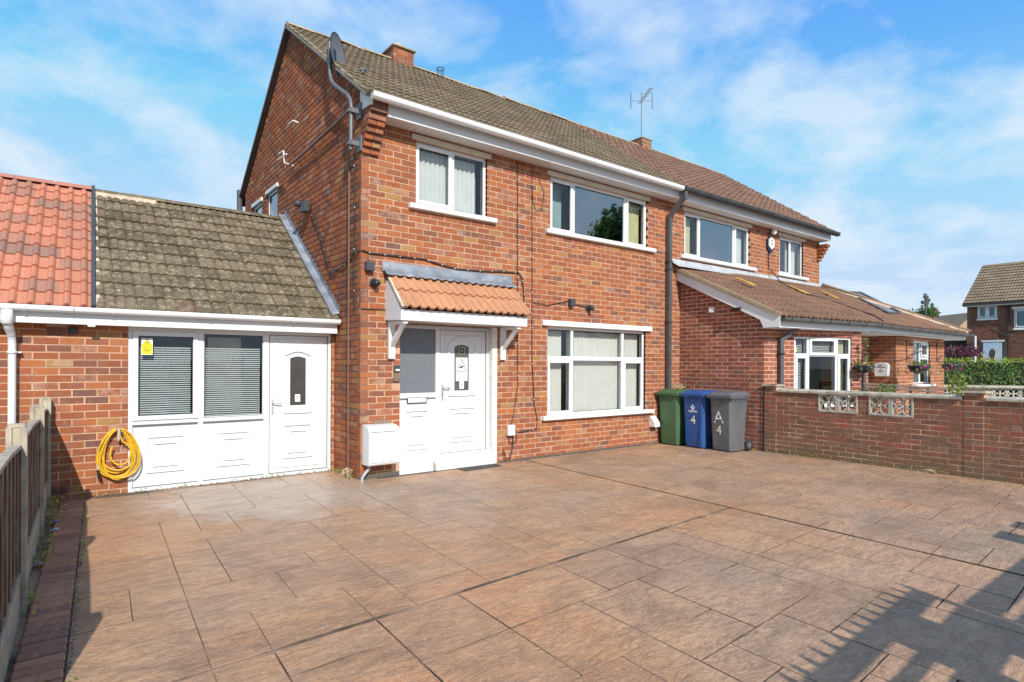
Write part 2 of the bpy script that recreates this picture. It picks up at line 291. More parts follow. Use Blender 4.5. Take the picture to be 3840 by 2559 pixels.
# ------------------------------------------------------------------ mesh helpers
def link(o, parent=None, inv=None):
    COL.objects.link(o)
    if parent is not None:
        o.parent = parent
        if parent.get('_w') is not None: o.matrix_parent_inverse = Matrix.Translation(Vector(parent['_w'])).inverted()
    return o
def thing(name, label, cat, loc=(0, 0, 0), group=None, rot=None, local=False):
    o = bpy.data.objects.new(name, None); o.empty_display_size = .2; COL.objects.link(o)
    o.location = loc; o['label'] = label; o['category'] = cat
    if group: o['group'] = group
    if rot is not None: o.rotation_euler = (0, 0, rot)
    if not local: o['_w'] = list(loc)
    return o
def tag(o, label, cat, group=None):
    o['label'] = label; o['category'] = cat
    if group: o['group'] = group
    return o
class MB:
    def __init__(s, xf=None, flip=False): s.v = []; s.f = []; s.m = []; s.xf = xf; s.flip = flip; s.sm = []
    def add(s, vs, fs, mi=0, smooth=False):
        k = len(s.v)
        s.v += [tuple(s.xf(*p)) if s.xf else tuple(p) for p in vs]
        for f in fs:
            s.f.append([k+i for i in (reversed(f) if s.flip else f)]); s.m.append(mi); s.sm.append(smooth)
    def box(s, x0, x1, y0, y1, z0, z1, mi=0):
        s.add([(x0, y0, z0), (x1, y0, z0), (x1, y1, z0), (x0, y1, z0), (x0, y0, z1), (x1, y0, z1), (x1, y1, z1), (x0, y1, z1)],
              [(0, 3, 2, 1), (4, 5, 6, 7), (0, 1, 5, 4), (1, 2, 6, 5), (2, 3, 7, 6), (3, 0, 4, 7)], mi)
    def bbox(s, x0, x1, y0, y1, z0, z1, c, mi=0):      # box with chamfered vertical+front edges (all 12 edges)
        X = (x0, x0+c, x1-c, x1); Y = (y0, y0+c, y1-c, y1); Z = (z0, z0+c, z1-c, z1)
        p = lambda i, j, k: (X[i], Y[j], Z[k])
        q = []
        vs = []; idx = {}
        def V(i, j, k):
            if (i, j, k) not in idx: idx[(i, j, k)] = len(vs); vs.append(p(i, j, k))
            return idx[(i, j, k)]
        fs = []
        for k, o in ((0, 1), (3, 0)):
            a = [V(1, 1, k), V(2, 1, k), V(2, 2, k), V(1, 2, k)]; fs.append(a[::-1] if o else a)
            a = [V(1, k, 1), V(2, k, 1), V(2, k, 2), V(1, k, 2)]; fs.append(a if o else a[::-1])
            a = [V(k, 1, 1), V(k, 2, 1), V(k, 2, 2), V(k, 1, 2)]; fs.append(a[::-1] if o else a)
        for a, a2 in ((0, 1), (3, 2)):
            for b_, b2 in ((0, 1), (3, 2)):
                fs.append([V(1, a, b2), V(2, a, b2), V(2, a2, b_), V(1, a2, b_)])
                fs.append([V(a, 1, b2), V(a, 2, b2), V(a2, 2, b_), V(a2, 1, b_)])
                fs.append([V(a, b2, 1), V(a, b2, 2), V(a2, b_, 2), V(a2, b_, 1)])
        for i, i2 in ((0, 1), (3, 2)):
            for j, j2 in ((0, 1), (3, 2)):
                for k, k2 in ((0, 1), (3, 2)):
                    fs.append([V(i, j2, k2), V(i2, j, k2), V(i2, j2, k)])
        s.add(vs, fs, mi)
    def obox(s, c, u, v, w, mi=0):       # centre, half vectors
        c, u, v, w = map(Vector, (c, u, v, w))
        P = [c-u-v-w, c+u-v-w, c+u+v-w, c-u+v-w, c-u-v+w, c+u-v+w, c+u+v+w, c-u+v+w]
        s.add([tuple(p) for p in P], [(0, 3, 2, 1), (4, 5, 6, 7), (0, 1, 5, 4), (1, 2, 6, 5), (2, 3, 7, 6), (3, 0, 4, 7)], mi)
    def bar(s, a, b, w, h, up=(0, 0, 1), mi=0):
        a, b = Vector(a), Vector(b); d = (b-a); L = d.length/2; d.normalize()
        up = Vector(up); sd_ = d.cross(up).normalized(); up2 = sd_.cross(d)
        s.obox((a+b)/2, d*L, sd_*w/2, up2*h/2, mi)
    def tube(s, path, r, n=8, mi=0, closed=False, cap=True):
        path = [Vector(p) for p in path]; N = len(path); rs = r if isinstance(r, (list, tuple)) else [r]*N
        vs = []; prev = None
        for i, p in enumerate(path):
            if closed: t = path[(i+1) % N]-path[i-1]
            else: t = path[min(i+1, N-1)]-path[max(i-1, 0)]
            t.normalize()
            if prev is None:
                q = Vector((0, 0, 1)) if abs(t.z) < .9 else Vector((1, 0, 0)); a = t.cross(q).normalized()
            else: a = (prev-t*prev.dot(t)).normalized()
            prev = a; b_ = t.cross(a)
            for k in range(n):
                th = 2*math.pi*k/n; vs.append(tuple(p+(a*math.cos(th)+b_*math.sin(th))*rs[i]))
        fs = []
        for i in range(N if closed else N-1):
            j = (i+1) % N
            for k in range(n): fs.append((i*n+k, i*n+(k+1) % n, j*n+(k+1) % n, j*n+k))
        s.add(vs, fs, mi, True)
        if cap and not closed:
            s.add(vs[:n], [tuple(range(n))[::-1]], mi); s.add(vs[-n:], [tuple(range(n))], mi)
    def prism(s, poly, f, d0, d1, mi=0):  # poly: 2D points, f(p2, d)->3D
        n = len(poly); vs = [f(p, d0) for p in poly]+[f(p, d1) for p in poly]
        s.add(vs, [tuple(range(n))[::-1], tuple(range(n, 2*n))]+[(i, (i+1) % n, n+(i+1) % n, n+i) for i in range(n)], mi)
    def lathe(s, prof, c, ax=(0, 0, 1), n=16, mi=0):
        ax = Vector(ax).normalized(); q = Vector((1, 0, 0)) if abs(ax.x) < .9 else Vector((0, 1, 0)); a = ax.cross(q).normalized(); b_ = ax.cross(a); c = Vector(c)
        vs = []
        for r, h in prof:
            for k in range(n):
                th = 2*math.pi*k/n; vs.append(tuple(c+ax*h+(a*math.cos(th)+b_*math.sin(th))*r))
        fs = []
        for i in range(len(prof)-1):
            for k in range(n): fs.append((i*n+k, i*n+(k+1) % n, (i+1)*n+(k+1) % n, (i+1)*n+k))
        s.add(vs, fs, mi, True)
    def mesh(s, name, mats):
        me = bpy.data.meshes.new(name); me.from_pydata(s.v, [], s.f)
        for m_ in (mats if isinstance(mats, (list, tuple)) else [mats]): me.materials.append(m_)
        if any(s.m): me.polygons.foreach_set('material_index', s.m)
        if any(s.sm): me.polygons.foreach_set('use_smooth', s.sm)
        me.update(); return me
    def build(s, name, mats, parent=None, kind=None):
        o = bpy.data.objects.new(name, s.mesh(name, mats)); link(o, parent)
        if kind: o['kind'] = kind
        return o
def frame(O, u, n):        # local (a along wall, d outward, z) -> world
    O = Vector((O[0], O[1], 0)); u = Vector((u[0], u[1], 0)).normalized(); n = Vector((n[0], n[1], 0)).normalized()
    f = lambda a, d, z: O+u*a+n*d+Vector((0, 0, z))
    return f, (u.cross(n).z < 0)
def text_mesh(txt, size, mat, xf, parent, name='lettering', extr=.001, align='CENTER'):
    cu = bpy.data.curves.new(name, 'FONT'); cu.body = txt; cu.size = size; cu.align_x = align; cu.extrude = 0; cu.resolution_u = 3
    o = bpy.data.objects.new(name, cu); COL.objects.link(o)
    dg = bpy.context.evaluated_depsgraph_get(); me = bpy.data.meshes.new_from_object(o.evaluated_get(dg))
    bpy.data.objects.remove(o); bpy.data.curves.remove(cu)
    for v in me.vertices: v.co = xf(v.co.x, v.co.y)
    me.materials.clear(); me.materials.append(mat)
    o = bpy.data.objects.new(name, me); link(o, parent); return o

# ------------------------------------------------------------------ pooled pieces: nearest 300 of a thing are objects, the rest one mesh
POOL = {}
def pool(owner, key, mesh, mat4, parent):
    POOL.setdefault((owner.name, key), []).append((mesh, mat4, parent))
def flush(owner, key, piece, rest, mats, limit=300, vis=None):
    L = POOL.pop((owner.name, key), [])
    L.sort(key=lambda t: (t[1].translation-CAMP).length)
    for me, mt, par in L[:limit]:
        o = bpy.data.objects.new(piece, me); link(o, par)
        o.matrix_basis = (o.matrix_parent_inverse.inverted() @ mt) if par.get('_w') is not None else mt
        if par.get('_w') is not None: o.matrix_parent_inverse = Matrix.Identity(4); o.matrix_basis = Matrix.Translation(Vector(par['_w'])).inverted() @ mt
    groups = {}
    for me, mt, par in L[limit:]: groups.setdefault(par.name, []).append((me, mt, par))
    for g_ in groups.values():
        v = []; f = []; sm_ = []
        cache = {}
        for me, mt, par in g_:
            if me.name not in cache: cache[me.name] = ([vv.co.copy() for vv in me.vertices], [tuple(p.vertices) for p in me.polygons], me.polygons[0].use_smooth)
            cv, cf, cs = cache[me.name]; k = len(v)
            v += [tuple(mt @ p) for p in cv]; f += [tuple(k+i for i in q) for q in cf]
        nm = bpy.data.meshes.new(rest); nm.from_pydata(v, [], f); nm.materials.append(g_[0][0].materials[0]); nm.update()
        o = bpy.data.objects.new(rest, nm); link(o, g_[0][2]); o['kind'] = 'stuff'

def brick_unit(name, mat, rough=.0):
    # unit brick: x 0..1 length, y 0..1 depth (0 = face), z 0..1 height; chamfer tuned for a 215 x 70 brick
    cx_, cy_, cz_ = .012, .035, .035
    r_ = lambda a: a+random.uniform(-rough, rough)
    vs = [(0, cy_, 0), (1, cy_, 0), (1, cy_, 1), (0, cy_, 1), (r_(cx_), 0, r_(cz_)), (r_(1-cx_), 0, r_(cz_)), (r_(1-cx_), 0, r_(1-cz_)), (r_(cx_), 0, r_(1-cz_)), (0, 1, 0), (1, 1, 0), (1, 1, 1), (0, 1, 1)]
    fs = [(4, 5, 6, 7), (0, 1, 5, 4), (1, 2, 6, 5), (2, 3, 7, 6), (3, 0, 4, 7), (0, 8, 9, 1), (1, 9, 10, 2), (2, 10, 11, 3), (3, 11, 8, 0)]
    me = bpy.data.meshes.new(name); me.from_pydata(vs, [], fs); me.materials.append(mat); me.update(); return me
UNITS = {}
def units(mat):
    if mat.name not in UNITS: UNITS[mat.name] = [brick_unit('brick', mat, .014) for _ in range(4)]
    return UNITS[mat.name]

def brick_wall(owner, wname, O, u, n, L, z0, z1, mat, mort, ch=.0826, bl=.2286, opens=(), profile=None, thick=.10, off=0.0, j=.013, rec=.0028, key='b', core=True, keep=None):
    """profile: list of (a, z) for a sloping top; opens: (a0,a1,z0,z1)"""
    F, fl = frame(O, u, n)
    mb = MB(F, fl)
    if profile is None:
        A = sorted(set([rec+.002, L-rec-.002]+[x for o in opens for x in (max(rec+.002, o[0]), min(L-rec-.002, o[1]))])); Z = sorted(set([z0, z1]+[x for o in opens for x in (max(z0, o[2]), min(z1, o[3]))]))
        for i in range(len(A)-1):
            # merge vertically
            run = None
            for k in range(len(Z)-1):
                ca = (A[i]+A[i+1])/2; cz = (Z[k]+Z[k+1])/2
                solid = not any(o[0] < ca < o[1] and o[2] < cz < o[3] for o in opens)
                if solid: run = (run[0], Z[k+1]) if run else (Z[k], Z[k+1])
                if (not solid or k == len(Z)-2) and run: mb.box(A[i], A[i+1], -thick, -rec, run[0], run[1]); run = None
    else:
        pts = [(0, z0), (L, z0)]+[p for p in reversed(profile)]
        # split the polygon round openings by columns
        A = sorted(set([0, L]+[x for o in opens for x in o[:2]]+[p[0] for p in profile]))
        def top(a):
            for (a0, q0), (a1, q1) in zip(profile, profile[1:]):
                if a0-1e-6 <= a <= a1+1e-6: return q0+(q1-q0)*(a-a0)/(a1-a0)
            return z0
        for i in range(len(A)-1):
            a0, a1 = A[i], A[i+1]; ca = (a0+a1)/2; segs = [z0]
            for o in sorted([o for o in opens if o[0] < ca < o[1]], key=lambda o: o[2]): segs += [o[2], o[3]]
            k = 0
            while k < len(segs):
                lo = segs[k]; hi = segs[k+1] if k+1 < len(segs) else None
                t0, t1 = (hi, hi) if hi is not None else (top(a0), top(a1))
                vs = [(a0, -thick, lo), (a1, -thick, lo), (a1, -rec, lo), (a0, -rec, lo), (a0, -thick, t0), (a1, -thick, t1), (a1, -rec, t1), (a0, -rec, t0)]
                mb.add(vs, [(0, 3, 2, 1), (4, 5, 6, 7), (0, 1, 5, 4), (1, 2, 6, 5), (2, 3, 7, 6), (3, 0, 4, 7)])
                k += 2
    w = mb.build(wname, mort, owner)
    w['_w'] = None; del w['_w']
    N = int(math.ceil((z1-z0)/ch)); us = units(mat)
    U3 = Vector((u[0], u[1], 0)).normalized(); N3 = Vector((n[0], n[1], 0)).normalized()
    for k in range(N):
        zb = z0+k*ch+j/2; zt = min(z0+(k+1)*ch-j/2, z1)
        if zt-zb < .02: continue
        zc_ = (zb+zt)/2
        lo, hi = 0.0, L
        if profile is not None:
            cand = [a*L/400 for a in range(401) if top(a*L/400) >= zt]
            if not cand: continue
            lo, hi = min(cand), max(cand)
        solid = [(lo, hi)]
        for o in opens:
            if o[2]-.012 < zc_ < o[3]+.012:
                ns = []
                for a, b_ in solid:
                    if o[1] <= a or o[0] >= b_: ns.append((a, b_))
                    else:
                        if o[0] > a: ns.append((a, o[0]))
                        if o[1] < b_: ns.append((o[1], b_))
                solid = ns
        a = -bl+(bl/2 if k % 2 else 0)+off
        a += bl*0
        while a < L:
            b_ = a+bl
            jit = random.uniform(-.003, .003)
            for s0, s1 in solid:
                q0, q1 = max(a+j/2 if a > s0+1e-4 else s0, s0), min(b_-j/2+jit if b_ < s1-1e-4 else s1, s1)
                if q1-q0 < .008: continue
                d = random.uniform(-.0018, .0022)
                p = F(q0, d, zb)
                if keep and not keep(p): continue
                dep = .05
                m4 = Matrix(((U3.x*(q1-q0), -N3.x*dep, 0, p.x), (U3.y*(q1-q0), -N3.y*dep, 0, p.y), (0, 0, zt-zb, p.z), (0, 0, 0, 1)))
                pool(owner, key, random.choice(us), m4, w)
            a = b_
    return w, F, fl

# ------------------------------------------------------------------ roof tiles
def tile_mesh(name, w, g_, prof, mat, th=.02, lap=.07):
    n = len(prof); L = g_+lap; vs = []
    for s_, h in prof: vs.append((s_*w, 0, th+h))
    for s_, h in prof: vs.append((s_*w, L, h+.001))
    for s_, h in prof: vs.append((s_*w, .002, h-.004))
    vs += [(0, L, -.008), (prof[-1][0]*w, L, -.008)]
    fs = [(i, i+1, n+i+1, n+i) for i in range(n-1)]+[(2*n+i, 2*n+i+1, i+1, i) for i in range(n-1)]
    fs += [(2*n, 0, n, 3*n), (n-1, 3*n-1, 3*n+1, 2*n-1)]
    me = bpy.data.meshes.new(name); me.from_pydata(vs, [], fs); me.materials.append(mat); me.update(); return me
def rolls(k, h, wd=.45, n=4):      # k rolls per tile
    pr = [(0, 0)]
    for i in range(k):
        a = (i+.5-wd/2)/k; b_ = (i+.5+wd/2)/k
        pr.append((a, 0))
        for q in range(1, n): pr.append((a+(b_-a)*q/n, h*math.sin(math.pi*q/n)))
        pr.append((b_, 0))
    pr.append((1, 0)); return pr
def tiles(owner, key, parent, me, O, U, V, nu, nv, w, g_, skip=None, jit=.003):
    """O eave-left corner, U along the eave, V up the slope (unit vectors)"""
    O, U, V = Vector(O), Vector(U).normalized(), Vector(V).normalized(); N = U.cross(V).normalized()
    if N.z < 0: N = -N
    for r_ in range(nv):
        for c_ in range(nu):
            p = O+U*(c_*w)+V*(r_*g_)
            if skip and skip(p+U*w/2+V*g_/2): continue
            q = p+V*random.uniform(-jit, jit)+N*random.uniform(-.002, .003)
            a = random.uniform(-.006, .006); U2 = (U+V*a).normalized(); V2 = (V-U*a).normalized()
            m4 = Matrix(((U2.x, V2.x, N.x, q.x), (U2.y, V2.y, N.y, q.y), (U2.z, V2.z, N.z, q.z), (0, 0, 0, 1)))
            pool(owner, key, random.choice(me) if isinstance(me, list) else me, m4, parent)
def ridge_run(owner, parent, a, b, r_, L, mat, name='ridge_tile', ang=2.2, jit=.01):
    a, b = Vector(a), Vector(b); d = b-a; n = max(1, int(round(d.length/L))); dn = d.normalized(); sd_ = dn.cross(Vector((0, 0, 1))).normalized(); up = sd_.cross(dn)
    for i in range(n):
        p0 = a+d*(i/n)+up*random.uniform(-jit, jit)*.5; p1 = a+d*((i+.985)/n)+up*random.uniform(-jit, jit)*.5
        mb = MB(); vs = []; k = 7
        for p, rr in ((p0, r_*1.04), (p1, r_)):
            for q in range(k):
                th = -ang/2+ang*q/(k-1); vs.append(tuple(p+sd_*math.sin(th)*rr+up*(math.cos(th)-math.cos(ang/2))*rr))
        mb.add(vs, [(q, q+1, k+q+1, k+q) for q in range(k-1)]+[tuple(range(k))[::-1], tuple(range(k, 2*k))], 0)
        mb.build(name, mat, parent)

# ------------------------------------------------------------------ windows
def window(owner, O, u, n, a0, a1, z0, z1, cols, setb=.06, fw=.055, sill=None, glass=None, mat=None, depth=.07, rows=None, name='window'):
    """cols: list of (width fraction edges, [row edges], openings) -> panes; builds frame + sash + pane children.
       panes: list of (pa0,pa1,pz0,pz1,opening)"""
    F, fl = frame(O, u, n); mat = mat or M_pvc
    mb = MB(F, fl)
    d1 = -setb; d0 = d1-depth
    mb.box(a0, a1, d0, d1, z1-fw*.8, z1); mb.box(a0, a1, d0, d1, z0, z0+fw*.8); mb.box(a0, a0+fw*.8, d0, d1, z0+fw*.8, z1-fw*.8); mb.box(a1-fw*.8, a1, d0, d1, z0+fw*.8, z1-fw*.8)
    panes, bars = cols
    for bi, b_ in enumerate(bars): mb.box(b_[0], b_[1], d0+.002*bi, d1-.003-.003*bi, b_[2], b_[3])
    w = mb.build(name, mat, owner)
    for p in panes:
        x0, x1, y0, y1, op = p[:5]
        gi = 0
        if op:
            s_ = MB(F, fl); q = .05
            for bx in ((x0, x1, y1-q, y1), (x0, x1, y0, y0+q), (x0, x0+q, y0+q, y1-q), (x1-q, x1, y0+q, y1-q)): s_.bbox(bx[0], bx[1], d1-.03, d1+.016, bx[2], bx[3], .005)
            s_.build('sash_frame', mat, w); gi = q-.004
        g_ = MB(F, fl); g_.box(x0+gi-.004, x1-gi+.004, d1-.028, d1-.022, y0+gi-.004, y1-gi+.004); g_.build('pane', p[5] if len(p) > 5 else (glass or M_glass), w)
        # dark gasket
        k = MB(F, fl); e = .006; X0, X1, Y0, Y1 = x0+gi, x1-gi, y0+gi, y1-gi
        for bx in ((X0, X1, Y1-e, Y1), (X0, X1, Y0, Y0+e), (X0, X0+e, Y0, Y1), (X1-e, X1, Y0, Y1)): k.box(bx[0], bx[1], d1-.021, d1-.012, bx[2], bx[3])
        k.build('gasket', M_dgrey, w)
    if sill:
        s_ = MB(F, fl); s_.bbox(sill[0], sill[1], -setb-.03, sill[4] if len(sill) > 4 else .06, sill[2], sill[3], .008); s_.build('sill', M_paint, w)
    return w, F, fl
def vblinds(w, F, fl, a0, a1, z0, z1, d, mat, pitch=.078, ang=.55, zig=0, gap=()):
    a = a0; k = 0
    while a < a1-.02:
        if not any(g0 < a+.03 < g1 for g0, g1 in gap):
            an = ang+random.uniform(-.08, .08); hw = .0445; lean = random.uniform(-.004, .004)
            mb = MB(F, fl); c_, s_ = math.cos(an)*hw, math.sin(an)*hw; m_ = a+.04
            vs = []
            for z_, o in ((z0, lean), (z1, 0)): vs += [(m_-c_+o, d-s_, z_), (m_+o, d+.004, z_), (m_+c_+o, d+s_, z_)]
            mb.add(vs, [(0, 1, 4, 3), (1, 2, 5, 4)]); mb.build('blind_slat', mat, w)
        a += pitch; k += 1
def hblinds(w, F, fl, a0, a1, z0, z1, d, mat, pitch=.026, tilt=-.62):
    z_ = z0
    while z_ < z1:
        mb = MB(F, fl); c_, s_ = .0125*math.cos(tilt), .0125*math.sin(tilt)
        mb.add([(a0, d-c_, z_-s_), (a1, d-c_, z_-s_), (a1, d, z_+.002), (a0, d, z_+.002), (a1, d+c_, z_+s_), (a0, d+c_, z_+s_)], [(0, 1, 2, 3), (3, 2, 4, 5)])
        mb.build('blind_slat', mat, w); z_ += pitch
def moulding(F, fl, a0, a1, z0, z1, d, name, parent, w_=.020, h=.020, arch=0, mat=None):
    mb = MB(F, fl)
    if arch:
        n = 12; pts = []
        for i in range(n+1):
            t = i/n; pts.append((a0+(a1-a0)*t, z1-arch+arch*math.sin(math.pi*t)))
        loop = [(a0, z0)]+pts+[(a1, z0)]
        loop2 = loop+[loop[0]]
        for p, q in zip(loop2, loop2[1:]):
            P, Q = F(p[0], d+h/2, p[1]), F(q[0], d+h/2, q[1])
            mb.xf = None; mb.bar(P, Q, h, w_, up=F(0, 1, 0)-F(0, 0, 0)); mb.xf = F
    else:
        for bx in ((a0, a1, z1-w_, z1), (a0, a1, z0, z0+w_), (a0, a0+w_, z0+w_, z1-w_), (a1-w_, a1, z0+w_, z1-w_)): mb.bbox(bx[0], bx[1], d-.004, d+h, bx[2], bx[3], .0035)
    return mb.build(name, mat or M_pvc, parent)
def gutter(parent, a, b, mat, r_=.055, out=(0, -1, 0), name='gutter', brk=1.0, bmat=None, square=False):
    a, b = Vector(a), Vector(b); out = Vector(out).normalized(); mb = MB(); d = (b-a)
    k = 9; vs = []
    prof = [(-1, 0), (-1.0, -.35), (-.85, -.75), (-.5, -1), (0, -1.08), (.5, -1), (.85, -.75), (1.0, -.35), (1.0, 0), (.9, 0), (.9, -.35), (.76, -.68), (.4, -.88), (0, -.95), (-.4, -.88), (-.76, -.68), (-.9, -.35), (-.9, 0)]
    n = len(prof)
    for p in (a, b):
        for x, z_ in prof: vs.append(tuple(p+out*x*r_+Vector((0, 0, z_*r_*1.25))))
    mb.add(vs, [(i, (i+1) % n, n+(i+1) % n, n+i) for i in range(n)])
    for e in (0, n): mb.add([vs[e+i] for i in range(9)], [tuple(range(9))])
    g_ = mb.build(name, mat, parent)
    L = d.length; m_ = int(L/brk)
    for i in range(m_+1):
        p = a+d*((i+.35)/(m_+1)); dn = d.normalized()
        c_ = MB(); vs = []
        for q in (-.012, .012):
            for x, z_ in prof[:9]: vs.append(tuple(p+dn*q+out*x*r_*1.08+Vector((0, 0, z_*r_*1.35))))
        c_.add(vs, [(k_, k_+1, 9+k_+1, 9+k_) for k_ in range(8)]); c_.build('bracket', bmat or mat, g_)
    return g_

# ================================================================== SETTING
mb = MB(); mb.box(-400, 700, -300, 800, -1.0, -.20); g0 = mb.build('ground', M_ground); g0['kind'] = 'structure'
# driveway base + stamped slabs
SK1, SK2 = .0667, .05; G0 = Vector((2.55, -3.735))
def dr(a, b_): return (G0.x+a+SK2*b_, G0.y+SK1*a+b_)
drive = MB(); drive.box(-3.6, 6.74, -14, 1.0, -.19, -.011)
drive = drive.build('driveway', M_joint); drive['kind'] = 'structure'
gu = .3048
def fill(a0, a1, b0, b1, seed):
    rg = random.Random(seed); na = int(round((a1-a0)/gu)); nb = int(round((b1-b0)/gu)); ua = (a1-a0)/na; ub = (b1-b0)/nb
    occ = [[False]*nb for _ in range(na)]; out = []
    sizes = [(3, 2), (2, 3), (2, 2), (2, 2), (3, 1), (2, 1), (1, 1), (1, 2), (3, 2), (2, 1), (3, 3)]
    cells = [(i, k) for k in range(nb) for i in range(na)]
    for i, k in cells:
        if occ[i][k]: continue
        rg.shuffle(sizes)
        for sa, sb in sizes+[(2, 1), (1, 1)]:
            if i+sa <= na and k+sb <= nb and not any(occ[i+x][k+y] for x in range(sa) for y in range(sb)):
                for x in range(sa):
                    for y in range(sb): occ[i+x][k+y] = True
                out.append((a0+i*ua, a0+(i+sa)*ua, b0+k*ub, b0+(k+sb)*ub)); break
    return out
def stone(a0, a1, b0, b1):
    fr_z = b1 <= .01; jn = random.uniform(.0024, .0045) if fr_z else random.uniform(.0010, .0024); c_ = .0012
    A = (a0+jn, a1-jn); B = (b0+jn*1.25, b1-jn*1.25); mb = MB(); vs = []
    for (x, y, z_) in ((A[0], B[0], -.007), (A[1], B[0], -.007), (A[1], B[1], -.007), (A[0], B[1], -.007)): vs.append((*dr(x, y), z_))
    for (x, y) in ((A[0]+c_, B[0]+c_), (A[1]-c_, B[0]+c_), (A[1]-c_, B[1]-c_), (A[0]+c_, B[1]-c_)): vs.append((*dr(x, y), random.uniform(-.001, .001)))
    mb.add(vs, [(4, 5, 6, 7)]); mb.add(vs, [(0, 1, 5, 4), (1, 2, 6, 5), (2, 3, 7, 6), (3, 0, 4, 7)], 1)
    for x, y in ((a0, b0), (a1, b0), (a1, b1), (a0, b1)): pass
    return mb
AL = -5.668
for reg, sd_ in (((AL, -.016, .016, 3.55), 3), ((AL, -.016, 3.55, 4.77), 5), ((AL, -.016, -3.4, -.016), 11), ((.016, 4.25, -3.4, 4.05), 23)):
    for q in fill(*reg, sd_):
        if q[2] > 3.95 and q[0] > -2.4: continue
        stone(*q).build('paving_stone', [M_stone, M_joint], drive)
mb = MB(); vs = [(*dr(-5.65, -8), -.004), (*dr(4.3, -8), -.004), (*dr(4.3, -3.4), -.004), (*dr(-5.65, -3.4), -.004)]
mb.add(vs, [(0, 1, 2, 3)]); mb.build('paving_apron', M_stone, drive)
# soldier edging bricks
edge = thing('brick_edging', 'row of dark brown paving bricks on edge along the left side of the driveway', 'edging', (-3.0, -2, 0))
y_ = -5.2
ub_ = units(M_dbrick)
while y_ < .62:
    x1 = -2.89+.05*(y_-.5)-.004; x0 = x1-.205
    mb = MB(); h = random.uniform(-.002, .004); mb.bbox(x0+random.uniform(-.004, .004), x1, y_, y_+.086, -.08, .012+h, .008)
    mb.build('brick', M_dbrick, edge); y_ += .105
mb = MB(); mb.add([(-3.42, -5.5, -.030), (-2.90-.28, -5.5, -.030), (-2.88, .9, -.030), (-3.42, .9, -.030)], [(0, 1, 2, 3)]); mb.build('edging_bed', M_soil, edge)
# soil strip with weeds
sb = MB(); nx, ny = 6, 90
for i in range(nx+1):
    for k in range(ny+1):
        x = -3.42+.34*i/nx; y = -5.4+6.3*k/ny; sb.v.append((x, y, -.035+.03*noise.noise((x*9, y*9, 0))+random.uniform(-.006, .006)))
for i in range(nx):
    for k in range(ny): q = i*(ny+1)+k; sb.f.append((q, q+ny+1, q+ny+2, q+1)); sb.m.append(0); sb.sm.append(False)
so = sb.build('soil_strip', M_soil); so['kind'] = 'structure'
gv = MB()
for i in range(900):
    x = random.uniform(-3.34, -3.1); y = random.uniform(-5, .85); r_ = random.uniform(.004, .014); z_ = -.03
    x = min(x, -3.105+.05*(y-.5))
    gv.add([(x+r_, y, z_), (x-r_*.6, y+r_, z_), (x-r_*.6, y-r_, z_), (x, y, z_+r_*1.2)], [(0, 1, 3), (1, 2, 3), (2, 0, 3)])
go = gv.build('soil_crumbs', M_soil, so); go['kind'] = 'stuff'
wd = MB()
def leafq(mb, p, s_, nrm=None, asp=.55):
    n_ = Vector((random.gauss(0, 1), random.gauss(0, 1), random.gauss(0, 1))) if nrm is None else Vector(nrm)+Vector((random.gauss(0, .5), random.gauss(0, .5), random.gauss(0, .5)))
    n_.normalize(); a = n_.orthogonal().normalized(); th = random.uniform(0, 6.28); a = Matrix.Rotation(th, 3, n_) @ a; b_ = n_.cross(a); p = Vector(p)
    mb.add([tuple(p-a*s_), tuple(p-b_*s_*asp+a*s_*.1), tuple(p+a*s_), tuple(p+b_*s_*asp+a*s_*.1)], [(0, 1, 2, 3)])
for (cx_, cy_, n_, r_) in ((-3.16, -.15, 50, .10), (-3.14, .6, 70, .10), (-3.2, -1.1, 40, .09), (-3.22, -1.6, 40, .12), (-3.25, -2.6, 30, .1), (-3.15, .25, 40, .1)):
    for i in range(n_): leafq(wd, (cx_+random.gauss(0, r_*.4), cy_+random.gauss(0, r_), random.uniform(0, .10)), random.uniform(.008, .022))
wdo = wd.build('weeds', M_weed, so); wdo['kind'] = 'stuff'
for nm, p, c, lab in (('litter_scrap', (-3.135, -.28, .012), (.16, .17, .24), 'crumpled blue grey wrapper lying in the soil strip near the far fence post'), ('litter_scrap', (-3.14, -.62, .01), (.24, .38, .42), 'pale turquoise plastic scrap in the soil strip beside the brick edging'), ('litter_scrap', (-3.235, -1.68, .01), (.28, .17, .24), 'faded pink paper scrap lying on the dark soil by the fence')):
    mb = MB(); pts = [(-.04, -.02, 0), (0, -.028, .012), (.036, -.008, .003), (.03, .022, .012), (.004, .018, .022), (-.034, .02, .008)]
    mb.add([(p[0]+q[0], p[1]+q[1]*1.4, p[2]+q[2]) for q in pts], [(0, 1, 4, 5), (1, 2, 3, 4)])
    tag(mb.build(nm, plain('litter', c, .5)), lab, 'litter')

